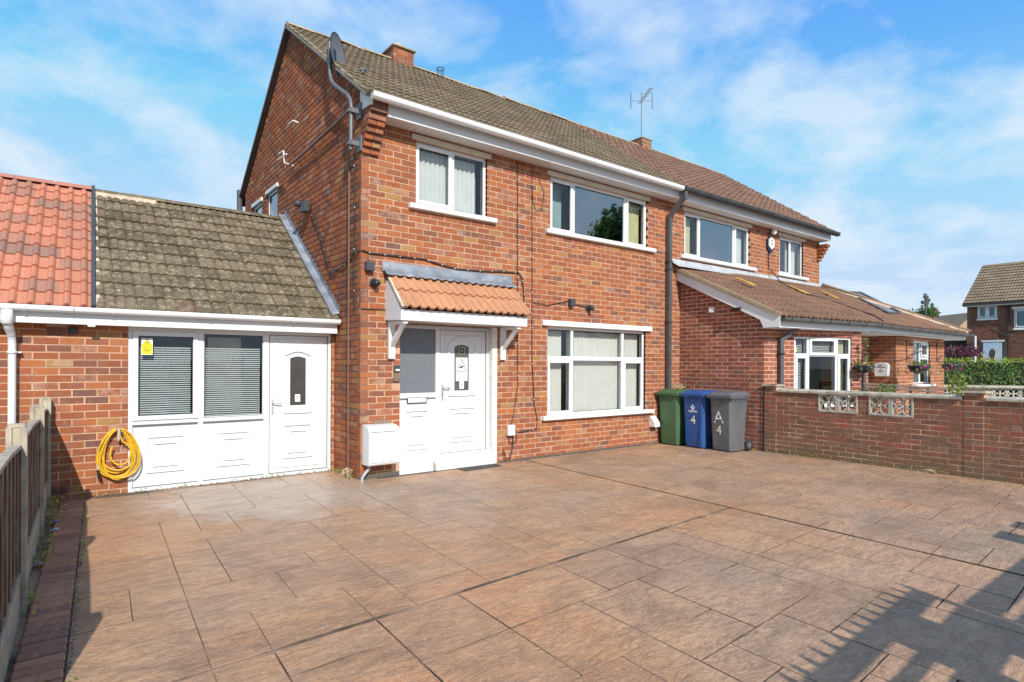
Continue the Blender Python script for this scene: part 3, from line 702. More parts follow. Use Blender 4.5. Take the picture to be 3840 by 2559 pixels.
# ================================================================== LEFT FENCE
fence = thing('fence', 'low fence of concrete posts and weathered brown boards along the left driveway edge', 'fence', (-3.25, -1.5, 0))
FP = [(-3.375, -4.55), (-3.325, -2.60), (-3.265, -.62), (-3.225, .80)]
for i, (px, py) in enumerate(FP):
    mb = MB(); h = 1.14
    prof = [(-.05, -.05), (.05, -.05), (.05, -.022), (.035, -.018), (.035, .018), (.05, .022), (.05, .05), (-.05, .05), (-.05, .022), (-.035, .018), (-.035, -.018), (-.05, -.022)]
    pr = [(a*1.0, b_) for a, b_ in prof]
    # slots face along y, so swap
    pts = [(b_, a) for a, b_ in pr]
    mb.prism(pts, lambda p, d: (px+p[0], py+p[1], d), -.2, h-.02)
    mb.prism([(x*.8, y*.8) for x, y in ((-.05, -.05), (.05, -.05), (.05, .05), (-.05, .05))], lambda p, d: (px+p[0], py+p[1], d), h-.02, h)
    mb.build('post', M_post, fence)
mb = None
for (ax, ay), (bx, by) in zip(FP, FP[1:]):
    d = Vector((bx-ax, by-ay, 0)); L = d.length-.07; dn = d.normalized(); O = Vector((ax, ay, 0))+dn*.035; s_ = Vector((-dn.y, dn.x, 0))
    mb = MB(); c_ = O+dn*L/2+Vector((0, 0, .07)); mb.obox(c_, dn*L/2, s_*.022, Vector((0, 0, .17))); mb.build('gravel_board', M_post, fence)
    n_ = max(8, int(L/.105)); wv = L/n_
    for i in range(n_):
        top_ = .985+.03*math.sin(math.pi*i/(n_-1))+random.uniform(-.004, .004)
        gap = .0035 if i % 4 == 1 else .0008
        mb = MB(); c_ = O+dn*(wv*(i+.5))+s_*(.008 if i % 2 else -.006)+Vector((0, 0, (.24+top_)/2)); mb.obox(c_, dn*(wv/2-gap), s_*.007, Vector((0, 0, (top_-.24)/2))); mb.build('board', M_wood, fence)
    for zz in (.36, .86):
        mb = MB(); mb.obox(O+dn*L/2+s_*.03+Vector((0, 0, zz)), dn*L/2, s_*.014, Vector((0, 0, .02))); mb.build('rail', M_wood, fence)
    mb = MB(); n2 = 12; vs = []
    for i in range(n2+1):
        p = O+dn*(L*i/n2); zz = .99+.03*math.sin(math.pi*i/n2)
        for q, e in ((-.025, 0), (.025, 0), (.025, .022), (-.025, .022)): vs.append(tuple(p+s_*q+Vector((0, 0, zz+e))))
    mb.add(vs, [(4*i+k, 4*i+(k+1) % 4, 4*i+4+(k+1) % 4, 4*i+4+k) for i in range(n2) for k in range(4)]); mb.build('capping', M_post, fence)

# ================================================================== HOUSE NUMBER FOUR
C = .0826
house = thing('brick_house', 'two storey red brick semi with gable end and white front door under orange tiled canopy', 'house', (3.1, 3, 0))
WINS = [(.795, 2.0, 3.70, 4.60), (3.27, 5.712, 3.70, 4.60)]
GW = (3.22, 5.665, .655, 2.135)
DO = (.565, 2.12, -.05, 2.06)
front, FF, ffl = brick_wall(house, 'front_wall', (0, 0), (1, 0), (0, -1), 6.28, -.0826*0, 4.72, M_brick, M_mortar, C, .2286, opens=[WINS[0], WINS[1], GW, DO])
prof = [(-.0, 5.10), (2.95, 7.17), (5.95, 5.05)]
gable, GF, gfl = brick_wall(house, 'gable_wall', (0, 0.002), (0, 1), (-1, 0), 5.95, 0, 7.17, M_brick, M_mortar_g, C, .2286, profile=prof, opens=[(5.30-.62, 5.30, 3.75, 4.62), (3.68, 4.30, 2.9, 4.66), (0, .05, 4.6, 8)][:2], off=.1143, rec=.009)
mb = MB(); mb.box(.0, 6.28, 5.85, 5.95, 0, 5.05); mb.build('rear_wall', M_brick, house)
mb = MB(); mb.box(.12, 12.4, 2.4, 2.45, 0, 4.95); mb.box(.12, 12.4, .12, 2.4, 2.45, 2.6); mb.box(.12, 12.4, .12, 2.4, 4.75, 4.8); mb.box(2.4, 2.45, .12, 2.4, 0, 4.75); mb.box(6.27, 6.32, .12, 2.4, 0, 4.75); mb.box(9.9, 9.95, .12, 2.4, 0, 4.75); mb.box(.12, 12.4, .12, 2.4, -.02, 0.0)
mb.build('interior_partition', M_inside, house)
# corbels under the eave at the corner
for i in range(5):
    z0 = 4.235+i*C*.96; out = .045+.045*i
    for k in range(2):
        mb = MB(); mb.bbox(-.002 + k*.112+(.004 if k else 0), .108+k*.112+(.004 if k else 0), -out, .03, z0+.012, z0+C*.98, .004); mb.build('corbel_brick', M_brick, house)
    mb = MB(); mb.box(.004, .216, -out+.05, .03, z0, z0+.012); mb.build('corbel_joint', M_mortar_g, house)
mb = MB(); mb.bbox(-.002, .226, -.25, .03, 4.235+5*C*.96, 4.235+6*C*.96, .004); mb.build('corbel_brick', M_brick, house)
mb = MB(); mb.bbox(0, .2335, -.30, .03, 4.235+6*C*.96+.006, 4.87, .004); mb.build('corbel_brick', M_lbrick, house)
# dark plinth line + step
mb = MB(); mb.box(.0, .56, -.012, .01, -.05, .055); mb.box(2.24, 6.25, -.014, .01, -.05, .03); mb.build('plinth_render', plain('bitumen', (.10, .085, .08), .8), house)
roof = MB()
RS = .7029; EY, EZ = -.36, 4.885
ez = lambda y: EZ+(y-EY)*RS
def roof_deck(owner, x0, x1, name='roof'):
    mb = MB(); e = .03
    mb.add([(x0, EY, EZ-e), (x1, EY, EZ-e), (x1, 2.95, ez(2.95)-e), (x0, 2.95, ez(2.95)-e), (x0, 6.28, EZ-e), (x1, 6.28, EZ-e)], [(0, 1, 2, 3), (3, 2, 5, 4)])
    return mb.build(name, M_dark, owner)
rf = roof_deck(house, -.04, 6.28)
sl = math.sqrt((2.95-EY)**2+(ez(2.95)-EZ)**2)
V_ = Vector((0, 2.95-EY, ez(2.95)-EZ)).normalized()
pl = [(0, 0), (.06, .004), (.12, .016), (.22, .020), (.34, .018), (.42, .004), (.5, 0), (.56, .004), (.62, .016), (.72, .020), (.84, .018), (.92, .004), (1, 0)]
tmain = tile_mesh('roof_tile', .208, sl/15, pl, M_troof, .03, .05)
tiles(house, 't', rf, tmain, (-.09, EY, EZ), (1, 0, 0), V_, 30, 15, .2123, sl/15)
flush(house, 't', 'roof_tile', 'roof_tiles_far', M_troof)
ridge_run(house, rf, (-.08, 2.95, ez(2.95)-.03), (6.28, 2.95, ez(2.95)-.03), .15, .45, M_ridge, jit=.03)
# verge: mortar + undercloak
for y0, y1 in ((EY+.02, 2.95), (6.26, 2.95)):
    mb = MB(); mb.bar((-.055, y0, ez(EY)+abs(y0-(EY if y0 < 1 else 6.28))*RS-.005), (-.055, 2.95, ez(2.95)-.005), .07, .06); mb.build('verge', M_ridge, rf)
    mb = MB(); mb.bar((-.045, y0, ez(EY)+abs(y0-(EY if y0 < 1 else 6.28))*RS-.042), (-.045, 2.95, ez(2.95)-.042), .10, .014); mb.build('undercloak', M_grey, rf)
# eave: soffit, fascia, gutter
mb = MB(); x = .235
while x < 6.26:
    mb.box(x+.003, min(x+.097, 6.27), -.245, 0.0, 4.708, 4.72); x += .1
mb.box(.235, 6.28, -.245, 0, 4.72, 4.73); mb.build('soffit', M_pvc, house)
mb = MB(); mb.bbox(.235, 6.28, -.27, -.245, 4.698, 4.87, .006); mb.build('fascia', M_pvc, house)
gutter(house, (-.03, -.385, 4.895), (6.24, -.385, 4.880), M_pvc, .058, brk=.95)
mb = MB(); mb.prism([(-.32, 4.86), (.02, 5.08), (.02, 4.80), (-.30, 4.78)], lambda p, d: (d, p[0], p[1]), -.012, .02); mb.build('boxed_end', M_paint, house)
# lintel beads above first-floor windows
for w_ in WINS:
    mb = MB(); mb.bbox(w_[0]-.07, w_[1]+.07, -.018, .03, 4.605, 4.678, .004); mb.build('lintel', M_cream, house)
mb = MB(); mb.bbox(3.09, 5.81, -.05, .03, 2.14, 2.23, .006); mb.build('lintel', M_paint, house)
SB = .045
O0 = (0, 0); U0 = (1, 0); N0 = (0, -1)
a0, a1, z0, z1 = WINS[0]
w, F, fl = window(house, O0, U0, N0, a0, a1, z0, z1, ([(a0+.02, a0+.60, z0+.05, z1-.02, 1), (a0+.64, a1-.05, z0+.05, z1-.05, 0)], [(a0+.59, a0+.65, z0+.04, z1-.04)]), SB, sill=(a0-.115, a1+.155, z0-.055, z0+.015, .065))
vblinds(w, F, fl, a0+.06, a1-.16, z0+.05, z1-.06, -.17, M_slatb, ang=.5)
mb = MB(F, fl); mb.box(a1-.17, a1-.06, -.24, -.23, z0, z1); mb.build('curtain', M_purple, w)
a0, a1, z0, z1 = WINS[1]
w, F, fl = window(house, O0, U0, N0, a0, a1, z0, z1, ([(a0+.02, a0+.535, z0+.02, z1-.02, 1), (a0+.58, a1-.60, z0+.05, z1-.05, 0, M_glassr), (a1-.555, a1-.02, z0+.02, z1-.02, 1)], [(a0+.53, a0+.59, z0+.04, z1-.04), (a1-.61, a1-.55, z0+.04, z1-.04)]), SB, sill=(a0-.11, a1+.185, z0-.055, z0+.015, .065))
vblinds(w, F, fl, a1-.50, a1-.06, z0+.05, z1-.06, -.2, M_curtain, ang=.2)
mb = MB(F, fl); mb.box(a0+.06, a0+.5, -.3, -.29, z0, z1); mb.build('net_curtain', plain('net', (.34, .48, .50), .9), w)
a0, a1, z0, z1 = GW; zt = 1.615
w, F, fl = window(house, O0, U0, N0, a0, a1, z0, z1, ([(a0+.05, a0+.545, zt+.03, z1-.05, 0), (a0+.63, a1-.60, zt+.03, z1-.05, 0), (a1-.54, a1-.05, zt+.03, z1-.05, 0),
   (a0+.035, a0+.575, z0+.03, zt-.03, 1), (a0+.63, a1-.60, z0+.05, zt-.03, 0), (a1-.565, a1-.035, z0+.03, zt-.03, 1)],
   [(a0+.56, a0+.62, z0+.04, z1-.04), (a1-.61, a1-.55, z0+.04, z1-.04), (a0+.04, a1-.04, zt-.035, zt+.035)]), SB, sill=(a0-.13, a1+.19, z0-.055, z0+.012, .075))
vblinds(w, F, fl, a0+.06, a1-.10, z0+.03, z1-.06, -.19, M_slat, ang=.5, gap=[(a0+.42, a0+.56), (a0+1.12, a0+1.15)])
# gable windows
FG, fgl = GF, gfl
for (b0, b1, zz0, zz1) in ((4.68, 5.30, 3.75, 4.62), (3.68, 4.30, 2.9, 4.66)):
    window(house, (0, 0), (0, 1), (-1, 0), b0, b1, zz0, zz1, ([(b0+.05, b1-.05, zz0+.05, zz1-.05, 0)], []), .02, sill=(b0-.05, b1+.05, zz0-.05, zz0, .04))
    mb = MB(FG, fgl); mb.bbox(b0-.06, b1+.06, -.01, .03, zz1, zz1+.07, .004); mb.build('lintel', M_paint, house)
mb = MB(); mb.tube([(-.07, 6.12, 3.0), (-.07, 6.12, 5.15)], .055, 10); mb.build('soil_pipe', M_greyl, house)

# ---- front door set
FD, fdl = frame((0, 0), (1, 0), (0, -1))
YD = -.10          # face of frame, outward coordinate
door = MB(FD, fdl); a0, a1, zb, zt = .565, 2.12, .16, 2.06
for bx in ((a0, a1, zt-.05, zt), (a0, a1, zb, zb+.05), (a0, a0+.045, zb+.05, zt-.05), (a1-.05, a1, zb+.05, zt-.05), (1.185, 1.255, zb+.05, zt-.05)): door.bbox(bx[0], bx[1], YD-.07, YD, bx[2], bx[3], .004)
door.bbox(a0+.045, 1.185, YD-.06, YD-.006, 1.03, 1.10, .003)
door = door.build('front_door', M_pvc, house)
mb = MB(FD, fdl); mb.box(a0+.04, 1.19, YD-.05, YD-.03, zb+.05, 1.04); mb.build('side_panel', M_pvc, door)
mb = MB(FD, fdl); mb.box(a0+.04, 1.19, YD-.036, YD-.028, 1.10, 2.012); mb.build('obscured_pane', M_obs, door)
moulding(FD, fdl, .70, 1.07, .30, .86, YD-.03, 'moulding', door); moulding(FD, fdl, .77, 1.0, .37, .79, YD-.03, 'moulding', door)
mb = MB(FD, fdl); mb.bbox(.745, 1.04, YD-.032, YD-.004, .965, 1.035, .004); mb.build('letter_plate', M_pvc, door)
mb = MB(FD, fdl)
for bx in ((.737, 1.048, 1.035, 1.041), (.737, 1.048, .959, .965), (.737, .744, .965, 1.035), (1.041, 1.048, .965, 1.035)): mb.box(bx[0], bx[1], YD-.031, YD-.003, bx[2], bx[3])
mb.build('letter_plate_edge', M_black, door)
mb = MB(FD, fdl); mb.bbox(1.262, 2.062, YD-.045, YD-.012, zb+.055, 2.004, .005); mb.build('door_leaf', M_pvc, door)
DL = YD-.012
moulding(FD, fdl, 1.335, 2.0, .25, 1.93, DL, 'moulding', door, w_=.014, h=.012)
moulding(FD, fdl, 1.40, 1.87, 1.05, 1.90, DL, 'moulding', door, arch=.10)
moulding(FD, fdl, 1.40, 1.87, .36, .87, DL, 'moulding', door); moulding(FD, fdl, 1.47, 1.80, .43, .80, DL, 'moulding', door)
n_ = 10; pts = [(1.505, 1.12), (1.755, 1.12)]+[(1.755-.25*i/n_, 1.765+.03*math.sin(math.pi*i/n_)) for i in range(n_+1)]
mb = MB(FD, fdl); mb.prism(pts, lambda p, d: (p[0], d, p[1]), DL-.003, DL+.004); mb.build('glazed_panel', plain('dark_door_glass', (.10, .105, .10), .15, var=.05), door)
mb = MB(FD, fdl); mb.prism([(x+(-.02 if x < 1.6 else .02), z+(-.02 if z < 1.5 else .02)) for x, z in pts], lambda p, d: (p[0], d, p[1]), DL-.004, DL+.001); mb.build('glazing_bead', M_pvc, door)
GX = 1.63; SD = DL+.006
mb = MB(FD, fdl); mb.box(GX-.048, GX+.048, SD-.002, SD, 1.66, 1.755); mb.build('number_plate', M_black, door)
mb = MB(FD, fdl)
for bx in ((-.05, .05, .042, .050), (-.05, .05, -.05, -.042), (-.05, -.042, -.042, .042), (.042, .05, -.042, .042)): mb.box(GX+bx[0], GX+bx[1], SD-.001, SD+.004, 1.707+bx[2], 1.707+bx[3])
mb.build('number_border', M_gold, door)
TX = lambda cx, cz, d=SD+.002: (lambda x, y: FD(cx+x, d, cz+y))
text_mesh('4', .085, M_gold, TX(GX, 1.678), door, 'house_number')
mb = MB(FD, fdl); mb.box(GX-.102, GX+.102, SD-.002, SD, 1.26, 1.605); mb.build('sign', M_wsign, door)
mb = MB(FD, fdl)
tri = [(GX-.085, 1.405), (GX+.085, 1.405), (GX, 1.585)]
mb.xf = None
for p, q in zip(tri, tri[1:]+tri[:1]): mb.bar(FD(p[0], SD+.001, p[1]), FD(q[0], SD+.001, q[1]), .002, .009, up=(0, 1, 0)) if False else mb.bar(FD(p[0], SD+.001, p[1]), FD(q[0], SD+.001, q[1]), .009, .002, up=(0, -1, 0))
mb.bar(FD(GX-.04, SD+.001, 1.455), FD(GX+.03, SD+.001, 1.485), .022, .002, up=(0, -1, 0)); mb.bar(FD(GX, SD+.001, 1.468), FD(GX+.006, SD+.001, 1.442), .014, .002, up=(0, -1, 0))
mb.build('pictogram', M_ink, door)
M_fade = plain('faded_ink', (.42, .42, .42), .6)
text_mesh('CCTV in', .042, M_fade, TX(GX, 1.340), door); text_mesh('Operation', .042, M_fade, TX(GX, 1.290), door)
mb = MB(FD, fdl); mb.box(GX-.038, GX+.038, SD-.002, SD, 1.06+.085, 1.185+.085-.01); mb.build('sticker', M_wsign, door)
mb = MB()
for r_ in (.018, .032): mb.tube([FD(GX-.012+r_*math.cos(t), SD+.001, 1.195+r_*math.sin(t)) for t in [i*.26 for i in range(0, 7)]], .0028, 5)
mb.obox(FD(GX-.014, SD+.001, 1.193), (.006, 0, 0), (0, .001, 0), (0, 0, .006)); mb.build('pictogram', M_ink, door)
mb = MB(); p = FD(1.30, DL+.03, 1.17); mb.tube([FD(1.30, DL, 1.17), FD(1.30, DL+.045, 1.17), FD(1.34, DL+.05, 1.165), FD(1.42, DL+.05, 1.16)], .010, 7); mb.obox(FD(1.30, DL+.004, 1.10), (.016, 0, 0), (0, .005, 0), (0, 0, .115)); mb.build('handle', plain('satin_silver', (.62, .62, .63), .3, .6), door)
mb = MB(FD, fdl); mb.box(1.295, 1.305, DL+.008, DL+.012, 1.055, 1.085); mb.build('keyhole', M_black, door)
mb = MB(FD, fdl)
for bx in ((1.256, 1.262, zb+.05, 2.01), (2.062, 2.069, zb+.05, 2.01), (1.256, 2.069, 2.004, 2.011), (1.256, 2.069, zb+.049, zb+.056)): mb.box(bx[0], bx[1], YD-.03, YD-.008, bx[2], bx[3])
mb.box(.61, 1.185, YD-.03, YD-.0055, 1.022, 1.029); mb.build('gap_line', M_gapshade, door)  # thin dark strips drawn in for the shaded gaps round the leaf
# threshold, step, jamb
mb = MB(FD, fdl); mb.bbox(.56, 2.13, -.14, -.02, .115, .158, .006); mb.build('threshold', M_pvc, house)
mb = MB(FD, fdl); mb.bbox(.56, 1.10, -.2, -.004, -.03, .112, .008); mb.build('step', M_paint, house)
mb = MB(FD, fdl); mb.bbox(1.12, 2.165, -.2, .05, -.03, .112, .01); mb.build('step', M_jamb, house)
mb = MB(); mb.box(2.113, 2.196, -.001, .12, .0, 2.06); mb.build('jamb_mortar', M_jamb, house)
for i in range(25):
    mb = MB(); mb.bbox(2.110, 2.20+.002*(i % 2), -.006-random.uniform(0, .002), .12, .004+i*C, .004+(i+1)*C-.005, .004); mb.build('jamb_brick', M_jamb, house)
mb = MB(); mb.box(.45, .565, .0, .12, 0, 2.06); mb.box(.5, 2.2, .001, .12, 2.06, 2.14); mb.build('reveal', M_mortar, house)
# flush the bricks of the house
flush(house, 'b', 'brick', 'bricks_far', M_brick)

# ---- canopy
can = MB(); CY = -.46
can.bbox(.36, 2.42, CY, CY+.02, 2.07, 2.215, .003); can = can.build('door_canopy', M_pvc, house)
mb = MB(); mb.prism([(0, 2.095), (CY+.005, 2.072), (CY+.005, 2.21), (-.10, 2.60), (0, 2.63)], lambda p, d: (d, p[0], p[1]), .345, .362); mb.prism([(0, 2.095), (CY+.005, 2.072), (CY+.005, 2.21), (-.10, 2.60), (0, 2.63)], lambda p, d: (d, p[0], p[1]), 2.40, 2.418)
mb.build('canopy_side', M_pvc, can)
mb = MB(); mb.box(.365, 2.40, CY+.02, 0, 2.078, 2.09); mb.build('canopy_soffit', M_pvc, can)
mb = MB(); mb.bar((.352, -.50, 2.235), (.352, -.09, 2.655), .03, .03); mb.build('canopy_verge', M_hipm, can)
cO = Vector((.37, -.515, 2.225)); cT = Vector((.37, -.05, 2.70)); cV = (cT-cO); cl = cV.length
tcan = tile_mesh('canopy_tile', .2625, cl/2, rolls(2, .034, .52), M_tcan, .028, .05)
tiles(house, 'c', can, tcan, cO, (1, 0, 0), cV, 8, 2, .2625, cl/2)
flush(house, 'c', 'canopy_tile', 'x', M_tcan)
mb = MB(); vs = []; n_ = 34
for i in range(n_+1):
    x = .30+2.18*i/n_; wv = .012*math.sin((x-.37)/.13125*2*math.pi)
    vs += [(x, -.006, 2.875), (x, -.014, 2.74), (x, -.055, 2.755+wv*.3), (x, -.15, 2.685+wv)]
mb.add(vs, [(4*i+k, 4*i+4+k, 4*i+5+k, 4*i+1+k) for i in range(n_) for k in range(3)], 0, True); mb.build('lead_flashing', M_lead, can)
for px in (.425, 2.287):
    mb = MB(); mb.bbox(px-.048, px+.048, -.055, -.004, 1.575, 2.07, .006); g_ = mb.build('bracket_post', M_paint, can)
    mb = MB(); mb.bar((px, -.05, 1.76), (px, -.40, 2.06), .055, .05); mb.build('bracket_strut', M_paint, g_)
    mb = MB(); mb.bbox(px-.035, px+.035, CY+.03, -.004, 2.03, 2.074, .004); mb.build('bracket_arm', M_paint, g_)

# ---- downpipe on the party line
dp = thing('downpipe', 'square dark grey downpipe between the two halves of the semi, with a cranked top', 'downpipe', (6.28, -.07, 0))
mb = MB(); mb.box(6.235, 6.315, -.105, -.03, 0, 4.42); mb.build('pipe', M_greyl, dp)
for zz in (2.32, 3.35, 3.5): mb = MB(); mb.box(6.222, 6.328, -.118, -.004, zz, zz+.035); mb.build('pipe_clip', M_dgrey, dp)
mb = MB(); mb.bar((6.275, -.067, 4.38), (6.33, -.35, 4.70), .078, .078); mb.box(6.29, 6.37, -.42, -.33, 4.66, 4.82); mb.build('swan_neck', M_greyl, dp)
# ================================================================== NEIGHBOUR HALF
nb = thing('neighbour_house', 'right hand half of the semi with brown tiled roof and single storey tiled front extension', 'house', (9.4, 3, 0))
NW = [(6.845, 9.25, 3.70, 4.60), (10.55, 11.70, 3.70, 4.60)]
XN = 6.282
nwall, NF, nfl = brick_wall(nb, 'front_wall', (XN, 0), (1, 0), (0, -1), 12.55-XN, 2.4, 4.72, M_brick, M_mortar, C, .2286, opens=[(a-XN, b-XN, c-.0, d) for a, b, c, d in NW])
brick_wall(nb, 'lower_front_wall', (XN, 0), (1, 0), (0, -1), .45, 0, 2.4, M_brick, M_mortar, C, .2286)
mb = MB(); mb.box(12.45, 12.55, .005, 5.95, 0, 5.05); mb.prism([(.0, 5.05), (2.95, 7.15), (5.95, 5.05)], lambda p, d: (d, p[0], p[1]), 12.45, 12.55); mb.box(XN, 12.55, 5.85, 5.95, 0, 5.05); mb.build('side_wall', M_brick, nb)
rn = roof_deck(nb, 6.28, 12.6)
tnr = tile_mesh('roof_tile', .21, sl/15, rolls(1, .032, .5), M_tnred, .03, .05)
def nskip(p):   # ragged boundary stays simple; right end is a straight verge
    return p.x > 12.58
tiles(nb, 't', rn, tnr, (6.29, EY, EZ+.004), (1, 0, 0), V_, 30, 15, .2113, sl/15, nskip)
flush(nb, 't', 'roof_tile', 'roof_tiles_far', M_tnred)
ridge_run(nb, rn, (6.28, 2.95, ez(2.95)-.03), (12.6, 2.95, ez(2.95)-.03), .13, .45, M_ridge)
mb = MB(); mb.box(XN, 12.6, -.245, 0, 4.708, 4.72); mb.build('soffit', M_paint, nb)
mb = MB(); mb.bbox(XN, 12.6, -.27, -.245, 4.698, 4.87, .006); mb.build('fascia', M_pvc, nb)
gutter(nb, (6.26, -.385, 4.895), (12.72, -.385, 4.905), M_gut, .068, brk=.62, bmat=M_black)
for w_ in NW:
    mb = MB(); mb.bbox(w_[0]-.07, w_[1]+.07, -.018, .03, 4.605, 4.678, .004); mb.build('lintel', M_cream, nb)
a0, a1, z0, z1 = NW[0]
w, F, fl = window(nb, (0, 0), U0, N0, a0, a1, z0, z1, ([(a0+.02, a0+.535, z0+.02, z1-.02, 1), (a0+.58, a1-.60, z0+.05, z1-.05, 0, M_glassr), (a1-.555, a1-.02, z0+.02, z1-.02, 1)], [(a0+.53, a0+.59, z0+.04, z1-.04), (a1-.61, a1-.55, z0+.04, z1-.04)]), SB, sill=(a0-.14, a1+.2, z0-.055, z0+.015, .065))
vblinds(w, F, fl, a0+.2, a0+.42, z0+.05, z1-.06, -.2, M_curtain, ang=.2); vblinds(w, F, fl, a1-.52, a1-.08, z0+.05, z1-.06, -.2, M_slatb, ang=.2)
fb = MB()
for i in range(70): leafq(fb, (7.95+random.gauss(0, .09), .14+random.gauss(0, .02), 3.87+random.gauss(0, .06)), .03)
tag(fb.build('flower_posy', plain('pale_pink_petal', (.72, .55, .52), .7)), 'posy of pale pink flowers standing inside the neighbour\'s upstairs window', 'flowers')
a0, a1, z0, z1 = NW[1]
w, F, fl = window(nb, (0, 0), U0, N0, a0, a1, z0, z1, ([(a0+.02, a0+.555, z0+.02, z1-.02, 1), (a0+.60, a1-.05, z0+.05, z1-.05, 0)], [(a0+.55, a0+.61, z0+.04, z1-.04)]), SB, sill=(a0-.12, a1+.18, z0-.055, z0+.015, .065))
vblinds(w, F, fl, a0+.62, a1-.06, z0+.05, z1-.06, -.2, M_slatb, ang=.15)
for i in range(5):
    z0 = 4.2+i*C; out = .05+.05*i; mb = MB(); mb.bbox(12.40, 12.60, -out, .02, z0+.014, z0+C, .004); mb.build('corbel_brick', M_brick, nb)
al = thing('alarm_box', 'white hexagonal burglar alarm box with navy rim between the neighbour\'s upstairs windows', 'alarm', (10.07, -.05, 4.35))
hexp = [(-.14, .11), (0, .19), (.14, .11), (.14, -.10), (0, -.20), (-.14, -.10)]
mb = MB(); mb.prism(hexp, lambda p, d: (10.07+p[0], d, 4.33+p[1]), -.004, -.05); mb.build('backplate', plain('navy_plastic', (.015, .025, .08), .4), al)
mb = MB(); mb.prism([(x*.8, z*.72+.025) for x, z in hexp], lambda p, d: (10.07+p[0], d, 4.33+p[1]), -.05, -.07); mb.build('cover', M_wsign, al)
mb = MB()
for zz, w_ in ((.07, .05), (.045, .05), (.0, .07), (-.03, .06)): mb.box(10.07-w_, 10.07+w_, -.0725, -.071, 4.345+zz, 4.345+zz+.012)
mb.build('printed_lines', M_ink, al)
lm = thing('floodlight', 'small white security light under the neighbour\'s eave above the alarm box', 'light', (10.15, -.1, 4.62))
mb = MB(); mb.lathe([(.0, .0), (.05, .005), (.065, .06), (.05, .11), (0, .12)], (10.12, -.08, 4.56), (0, -.2, 1), 12); mb.build('lamp_head', M_lampw, lm)

# ---- extension (angled front)
E0 = Vector((6.71, -1.77)); E1 = Vector((8.86, -2.50)); ed = (E1-E0); EL = ed.length; eu = ed.normalized(); en = Vector((eu.y, -eu.x))
CE = .075
ew, EF1, efl1 = brick_wall(nb, 'extension_side_wall', (6.71, -0.002), (0, -1), (-1, 0), 1.768, 0, 3.2, M_ebrick, M_mortar_e, CE, .225, profile=[(0, 3.33), (1.768, 2.46)], off=.05, key='e')
ww0, ww1 = .69, 2.03      # window along the angled front
brick_wall(nb, 'extension_front_wall', E0, eu, en, EL, 0, 2.24, M_ebrick, M_mortar_e, CE, .225, opens=[(ww0-.02, ww1-.0, .75, 2.04)], key='e')
BX, BY = 10.90, -2.36; BR = 13.85
brick_wall(nb, 'bay_side_wall', (BX, -1.86), (0, -1), (-1, 0), -BY-1.86, 0, 2.22, M_brick, M_mortar, CE, .225, key='e', off=.1)
brick_wall(nb, 'bay_front_wall', (BX, BY), (1, 0), (0, -1), BR-BX, 0, 2.2, M_brick, M_mortar, CE, .225, opens=[(.985, 1.99, 1.10, 2.07)], key='e')
brick_wall(nb, 'recess_wall', (8.9, -1.86), (1, 0), (0, -1), BX-8.9, 0, 2.22, M_ebrick, M_mortar_e, CE, .225, opens=[(.3, 1.33, 0, 2.1)], key='e')
flush(nb, 'e', 'brick', 'bricks_far', M_ebrick); 
POOL2 = POOL.get((nb.name, 'b'), [])
flush(nb, 'b', 'brick', 'front_bricks_far', M_brick, limit=0)
mb = MB(); mb.box(9.2, 10.25, -1.84, -1.80, 0, 2.1); mb.build('porch_door', M_black, nb)
mb = MB(); mb.box(8.78, 8.86, -2.4, -1.8, 0, 2.2); mb.box(BR-.1, BR, BY+.005, 0, 0, 2.2); mb.build('extension_return', M_brick, nb)
mb = MB(); mb.box(7.0, 13.6, -1.2, -1.15, 0, 2.2); mb.box(7, 13.6, -1.7, -1.2, 2.18, 2.2); mb.build('interior_partition', M_inside, nb)
# extension window
w, F, fl = window(nb, E0, eu, en, ww0, ww1, .80, 2.04, ([(ww0+.04, ww0+.30, 1.73, 1.99, 0), (ww0+.36, ww1-.36, 1.70, 2.01, 1), (ww1-.32, ww1-.05, 1.73, 1.99, 0),
   (ww0+.03, ww0+.31, .82, 1.69, 1), (ww0+.36, ww1-.35, .85, 1.68, 0), (ww1-.31, ww1-.03, .82, 1.69, 1)],
   [(ww0+.30, ww0+.36, .84, 2.0), (ww1-.36, ww1-.30, .84, 2.0), (ww0+.04, ww1-.04, 1.68, 1.73)]), .03, sill=(ww0-.03, ww1+.05, .75, .80, .05))
hblinds(w, F, fl, ww0+.06, ww0+.28, .86, 1.98, -.13, M_venet, .03); hblinds(w, F, fl, ww0+.37, ww1-.37, 1.75, 1.98, -.13, M_venet, .03)
vblinds(w, F, fl, ww1-.29, ww1-.05, .86, 1.98, -.16, M_curtain)
mb = MB(F, fl); mb.box(ww0+.05, ww0+.085, -.055, -.05, 1.76, 1.84); mb.build('sticker', M_ysign, w)
# bay window
b0, b1 = BX+.985, BX+1.985
w, F, fl = window(nb, (0, BY), U0, N0, b0, b1, 1.10, 2.07, ([(b0+.05, b0+.42, 1.15, 2.02, 0), (b0+.52, b1-.04, 1.72, 2.03, 1), (b0+.52, b1-.05, 1.15, 1.66, 0)], [(b0+.42, b0+.50, 1.14, 2.03), (b0+.5, b1-.04, 1.66, 1.72)]), .03, sill=(b0-.05, b1+.12, 1.05, 1.10, .09))
mb = MB(F, fl); mb.box(b0+.1, b1-.1, -.25, -.24, 1.1, 2.0); mb.build('net_curtain', plain('grey_net', (.4, .42, .42), .9), w)
